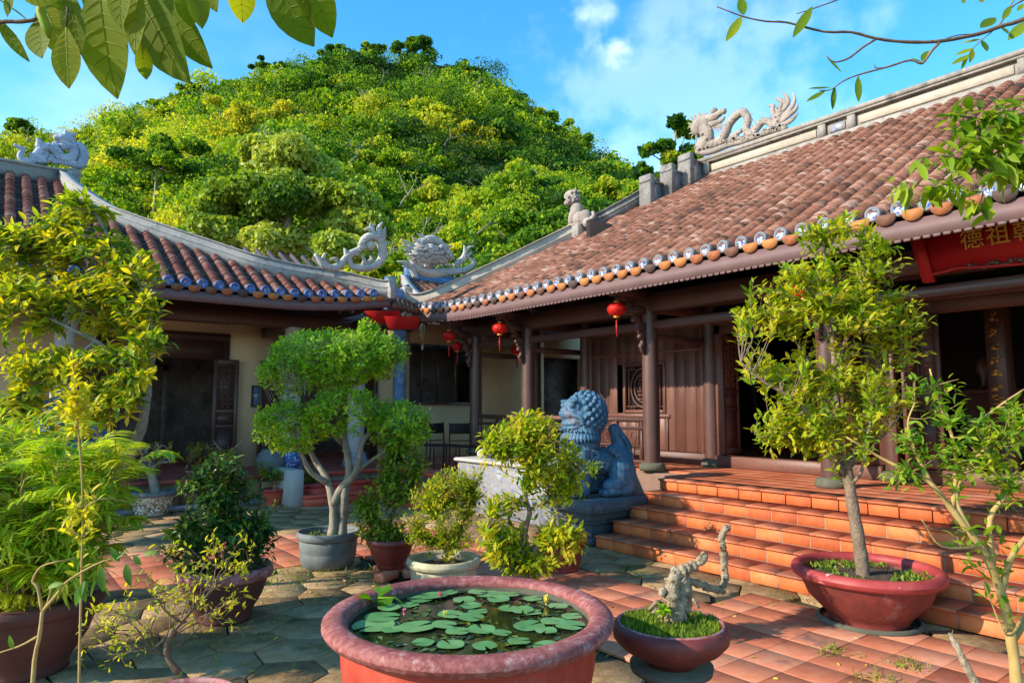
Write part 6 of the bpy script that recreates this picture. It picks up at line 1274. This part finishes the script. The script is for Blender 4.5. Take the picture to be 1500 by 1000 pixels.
# top right branch ---------------------------------------------------------------------
D_=3.0; f=lambda x,y,d=0: W(1000+x/3,y/3,D=D_+d); c=f(1500,85); r_=plantobj(c,'thin_branch','thin bare branch with a few narrow leaves reaching across the sky at the top right','branch')
mw=MB(); ml=MB()
def br(P_,r0,r1): 
    p=smooth_path([f(*q) for q in P_],3); mw.tube(p,np.linspace(r0,r1,len(p))*(1+.08*np.sin(np.arange(len(p))*2.3)),6)
br([(1850,-60),(1500,85),(1400,115),(1300,150),(1130,182),(980,185),(850,170),(740,142),(620,140),(460,100),(370,95),(270,75),(150,30)],.011,.003); br([(850,172),(790,210),(740,250),(700,268),(660,272),(630,245)],.0055,.003); br([(1130,185),(1090,230),(1052,280),(1000,265),(900,295),(770,330),(700,360),(650,395),(600,398)],.007,.002); br([(760,-40),(680,0),(570,40),(500,62)],.004,.002); br([(1470,-40),(1450,10),(1390,110),(1310,180),(1270,220)],.004,.002); br([(1500,0),(1450,30),(1400,100)],.004,.003); br([(1320,150),(1210,155),(1130,180)],.003,.002); br([(900,295),(850,300),(845,285)],.003,.002)
for (a,b,x,y,wd) in ((262,72,185,195,28),(270,68,252,-8,34),(570,30,480,182,30),(632,250,690,328,24),(650,385,550,400,24),(628,398,543,457,20),(668,380,657,484,20),(772,335,765,457,24),(1052,275,1002,262,14),(1050,270,1078,230,18),(1308,125,1372,88,28),(1315,175,1225,185,18),(1318,178,1330,234,20),(1278,212,1195,250,20),(1262,240,1178,297,18),(1275,215,1265,272,18),(1252,245,1222,306,16),(1405,90,1445,22,26),(1400,118,1427,157,18),(1430,178,1520,100,44),(1470,50,1500,20,20),(1235,-10,1238,14,12),(1312,-10,1305,18,12)):
    p=f(a,b);q=f(x,y,.03*math.sin(a)); L_=np.linalg.norm(q-p); lw=wd/max(20,math.hypot(a-x,b-y)); T_=leafT(6,lw*1.25,.12,.10*(1 if a%2 else -1),1.0)
    scatter(ml,T_,np.array([p]),np.array([q-p]),np.array([-ch+V(0,0,.5)+g.normal(size=3)*.25]),np.array([L_]),np.array([.15+.5*g.random()]))
finish(r_,ml,mw,l_mag,m_bark2)
# right leafy branch before the main roof --------------------------------------------------
D_=2.5; c=W(1500,240,D=D_); r_=plantobj(c,'leafy_branch','leafy yellow green branch hanging in front of the main roof at the right edge','branch')
mw=MB(); lim=limbs(mw,[(L3([(1750,150,0),(1560,160,0),(1500,165,0),(1470,178,0),(1420,172,0),(1395,170,0)],D_),.008,.003),(L3([(1700,260,0),(1520,232,0),(1480,228,0),(1430,235,0),(1380,228,0),(1345,232,0)],D_),.008,.003),(L3([(1500,240,0),(1440,250,0),(1400,262,0),(1370,275,0),(1330,268,0)],D_),.005,.002),(L3([(1470,200,0),(1440,215,0),(1420,230,0)],D_),.004,.002),(L3([(1430,250,0),(1440,280,0),(1435,300,0)],D_),.003,.002)])
ml=MB(); crown(ml,mw,[blob(1450,165,D_,44,22,30),blob(1400,180,D_,18,22,18),blob(1420,210,D_,40,22,30),blob(1485,190,D_,26,40,30),blob(1470,250,D_,36,20,26),blob(1370,230,D_,26,14,18),blob(1395,275,D_,50,14,24),blob(1310,272,D_,20,12,14),blob(1425,300,D_,26,12,20),blob(1500,220,D_,40,30,30)],lim,82,5,.082,T_hi,twl=.09,spread=.8,upb=-.3,tbase=.55,tvar=.3,inner=.1,tr=.002,seed=72,droop=1.1)
finish(r_,ml,mw,leafmat('fresh drooping leaf',[(.07,.15,.01),(.16,.27,.012),(.30,.38,.02)],.45),m_bark2)
# ---------------------------------------------------------------- ground clutter
g=np.random.default_rng(81); mb=MB(); pos=[];
for (px,py,n_,sp) in ((420,850,170,.3),(470,842,120,.3),(540,845,60,.2),(360,862,60,.25),(300,930,80,.3),(860,955,30,.1),(1222,956,60,.06),(1330,975,60,.07),(1285,997,60,.07),(1140,880,20,.2),(905,835,10,.3),(130,900,120,.4),(200,960,160,.4),(880,720,8,.05)):
    q=W(px,py,Z=0); 
    for k in range(n_): pos.append(q+V(g.normal()*sp,g.normal()*sp,0))
pos=np.array(pos); n_=len(pos); scatter(mb,T_nar,pos,np.stack([g.normal(size=n_)*.6,g.normal(size=n_)*.6,np.full(n_,.8)],1),g.normal(size=(n_,3))+V(0,0,.3),.03+.05*g.random(n_),g.random(n_))
o=mb.build('weeds',m_moss,None); tag(o,'small tufts of weeds growing in the joints of the courtyard paving','weeds',kind='stuff')
mb=MB(); n_=520; pos=np.stack([g.uniform(-1,7,n_),g.uniform(1.5,11,n_),np.full(n_,.012)],1); pos=pos[(pos[:,0]<5.9)]; n_=len(pos); scatter(mb,T_mid,pos,np.stack([g.normal(size=n_),g.normal(size=n_),np.zeros(n_)],1),V(0,0,1)+g.normal(size=(n_,3))*.25,.03+.03*g.random(n_),g.random(n_))
o=mb.build('fallen_leaves',mat('dry leaf',[(.20,.10,.03),(.45,.28,.05),(.6,.42,.06)],.7,attr=1,noise=(3,.1)),None); tag(o,'small dry yellow leaves scattered over the courtyard paving','leaves',kind='stuff')
mb=MB(); cc=W(688,900,D=2.84); n_=600; a=g.random(n_)*6.283; rr=.455*np.sqrt(g.random(n_)); pos=np.stack([cc[0]+np.cos(a)*rr,cc[1]+np.sin(a)*rr,np.full(n_,.8365)],1); k_=np.sin(pos[:,0]*17)+np.sin(pos[:,1]*23+1)>-.9; pos=pos[k_]; n_=len(pos)
scatter(mb,T_lo,pos,np.stack([g.normal(size=n_),g.normal(size=n_),np.full(n_,.03)],1),V(0,0,1)+g.normal(size=(n_,3))*.12,.02+.05*g.random(n_)**2,g.random(n_))
o=mb.build('pond_weed',mat('drowned olive leaf',[(.015,.03,.006),(.04,.075,.012),(.10,.15,.02)],.25,attr=1,noise=(3,.1),spec=.5),None); tag(o,'dark olive pond weed lying between the lily pads in the red tub','pond weed',kind='stuff')
T_nar2=(np.array([(0,0,0),(.13,.45,.03),(.02,1,-.05),(-.12,.5,.03)]),np.array([[0,1,2,3]]))
# ================================================================ the wooded hill
sil=[(-400,330),(-200,250),(0,182),(60,180),(120,168),(170,152),(260,125),(350,100),(430,82),(480,72),(540,66),(600,66),(650,70),(700,84),(750,112),(800,145),(850,188),(885,220),(925,252),(1000,292),(1100,350),(1300,420),(1500,470)]
sx=[a for a,b in sil]; sy=[b for a,b in sil]
def hillp(px,t,off=26): 
    cyy=np.interp(px,sx,sy)+off; Dh=32+46*t+3*math.sin(px*.013); base=470; py=base+(cyy-base)*t**.8
    p=W(px,py,D=Dh); bump_=(1.6*math.sin(p[0]*.31+p[1]*.17)+1.2*math.sin(p[0]*.13-p[1]*.29+1))*min(1,(1-t)*4); p[2]+=bump_; p[2]=max(p[2],-.5); return p
mb=MB(); nx_,nt=90,22; P_=[]
for j in range(nt):
    t=j/(nt-3)
    for i in range(nx_):
        px=-500+2100*i/(nx_-1)
        if t<=1: P_.append(hillp(px,t))
        else: q=hillp(px,1); e_=(t-1)*(nt-3); P_.append(q+ch*22*e_-V(0,0,16*e_*e_*.5))
mb.add(P_,[(j*nx_+i,j*nx_+i+1,(j+1)*nx_+i+1,(j+1)*nx_+i) for j in range(nt-1) for i in range(nx_-1)],.5)
struct(mb,'hill',m_rock,True)
def cloudleaf(ml,c,r,nsub,nl,ls,g,t0,tv=.16,flat=.8):
    u=nrm(g.normal(size=(nsub,3))); u[:,2]=np.abs(u[:,2])*1.0-.25; cen=c+u*r*(.35+.45*g.random((nsub,1)))*V(1,1,flat); rs=r*(.28+.25*g.random(nsub))
    idx=np.repeat(np.arange(nsub),nl); n_=len(idx); w_=nrm(g.normal(size=(n_,3))+V(0,0,.35)); pos=cen[idx]+w_*(rs[idx]*(.75+.3*g.random(n_)))[:,None]*V(1,1,.75)
    d=w_*.5+g.normal(size=(n_,3))*.7+V(0,0,-.1); up=w_+g.normal(size=(n_,3))*.45
    scatter(ml,T_quad,pos,d,up,ls*(.55+.8*g.random(n_)),np.clip(t0+tv*g.normal(size=nsub)[idx]*.8+.12*g.normal(size=n_),0,1))
g=np.random.default_rng(91); ml=MB(); N_=1500
for k in range(N_):
    px=-330+1460*((k*.6180339)%1); t=((k+g.random())/N_)**.9; p=hillp(px,t); s_=1.1+1.7*g.random()**1.4; s_*=(.75+.45*t)
    if t>.9: s_*=.8
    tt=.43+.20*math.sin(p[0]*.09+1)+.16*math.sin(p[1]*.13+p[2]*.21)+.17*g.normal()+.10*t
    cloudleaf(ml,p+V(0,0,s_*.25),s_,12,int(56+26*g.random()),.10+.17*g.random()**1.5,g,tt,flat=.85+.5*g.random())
mwd=MB()
for k in range(46):
    px=g.uniform(-50,930); t=g.uniform(.1,.95); p=hillp(px,t)+V(0,0,1.2); fork(mwd,p,nrm(V(g.normal()*.6,g.normal()*.6-.4,1)),1.1,.07,2,[],g,.7,.1)
o=mwd.build('dead_branches',m_bark,None); tag(o,'bleached bare branches poking out of the hill forest','branches',kind='stuff')
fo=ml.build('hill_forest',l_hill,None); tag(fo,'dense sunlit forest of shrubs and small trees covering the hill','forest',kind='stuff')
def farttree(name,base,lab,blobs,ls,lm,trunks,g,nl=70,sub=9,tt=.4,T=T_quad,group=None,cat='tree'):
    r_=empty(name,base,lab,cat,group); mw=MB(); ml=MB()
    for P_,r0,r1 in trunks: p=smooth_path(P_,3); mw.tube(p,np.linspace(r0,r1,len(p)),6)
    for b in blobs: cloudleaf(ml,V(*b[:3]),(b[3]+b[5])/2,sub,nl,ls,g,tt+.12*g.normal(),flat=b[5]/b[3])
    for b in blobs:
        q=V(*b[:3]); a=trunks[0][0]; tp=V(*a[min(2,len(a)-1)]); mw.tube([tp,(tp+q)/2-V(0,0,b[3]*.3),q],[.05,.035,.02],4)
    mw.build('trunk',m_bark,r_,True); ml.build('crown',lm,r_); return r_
g=np.random.default_rng(92); GT='single trees standing out on the wooded hill'
# big pale green tree in the middle distance
D_=25; b0=W(420,470,D=D_); farttree('pale_tree',V(b0[0],b0[1],0),'broad pale green tree with hanging slender leaves behind the left wing roof',[blob(420,300,D_,80,60,70),blob(350,290,D_,60,50,60),blob(480,290,D_,70,56,60),blob(430,240,D_,70,44,60),blob(330,345,D_,50,46,50),blob(530,330,D_,44,50,50),blob(400,360,D_,70,40,60),blob(500,370,D_-1,60,40,50),blob(380,225,D_,40,30,40),blob(310,310,D_,40,36,40)],.13,leafmat('pale narrow leaf',[(.06,.13,.015),(.16,.26,.02),(.32,.40,.05),(.42,.46,.10)],.35,attr=1),[([V(b0[0],b0[1],0),W(415,420,D=D_),W(420,340,D=D_),W(425,260,D=D_)],.35,.08)],g,nl=620,sub=15,tt=.6,T=T_nar2)
for k,(px,py,D_,rx,ry,tt,lab) in enumerate(((490,70,80,18,14,.1,'small dark tree standing alone on the left end of the hill crest'),(608,62,80,30,9,.12,'low feathery dark tree on the very top of the hill'),(545,68,80,14,12,.15,'small round tree on the crest between two taller ones'),(385,92,80,14,10,.12,'dark tuft tree on the left shoulder of the hill skyline'),(280,125,76,16,10,.12,'dark tree on the lower left skyline of the hill'),(30,178,70,26,18,.15,'dark tree group at the far left skyline beside the roof sculpture'),(852,205,70,26,20,.2,'dark green tree high on the right flank of the hill'),(640,300,48,60,40,.55,'bright green tree low on the hill above the white roof dragon'),(780,260,52,54,34,.62,'yellow green tree on the middle right of the hill slope'),(870,285,44,54,34,.5,'green tree behind the stone lion on the roof'),(230,225,50,60,36,.28,'tree given a darker tint for shade on the left part of the hill slope'),(700,205,62,60,30,.75,'golden sunlit tree in the middle of the hill slope'),(350,170,62,50,26,.75,'golden tree high on the left slope'),(560,240,54,50,34,.35,'dark tree in the centre of the hill slope'))):
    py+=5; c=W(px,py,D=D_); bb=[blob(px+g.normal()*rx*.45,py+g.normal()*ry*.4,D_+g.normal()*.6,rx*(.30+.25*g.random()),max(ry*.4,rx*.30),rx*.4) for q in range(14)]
    farttree('hill_tree',V(c[0],c[1],c[2]-ry*D_/1000-2.5),lab,bb,.16,l_hill,[([V(c[0],c[1],c[2]-ry*D_/1000-2.5),c-V(0,0,ry*D_/1000+.4),c-V(0,0,ry*D_/2500)],.12,.05)],g,nl=80,sub=9,tt=tt+.22,group=GT)  # low tint of the left slope tree paints shade into its crown
D_=27; b0=W(975,330,D=D_); farttree('slender_tree',V(b0[0],b0[1],0),'airy slender tree rising behind the stepped gable of the main hall','x' and [blob(990,182,D_,14,14,12),blob(1005,195,D_,12,22,12),blob(975,215,D_,16,14,12),blob(950,222,D_,16,10,12),blob(985,240,D_,26,20,20),blob(940,255,D_,26,18,20),blob(965,275,D_,36,22,26),blob(1005,235,D_,20,24,16),blob(930,285,D_,34,20,24)],.17,l_hill,[([V(b0[0],b0[1],0),W(975,300,D=D_),W(985,240,D=D_),W(992,175,D=D_)],.16,.03)],g,nl=70,sub=7,tt=.35)
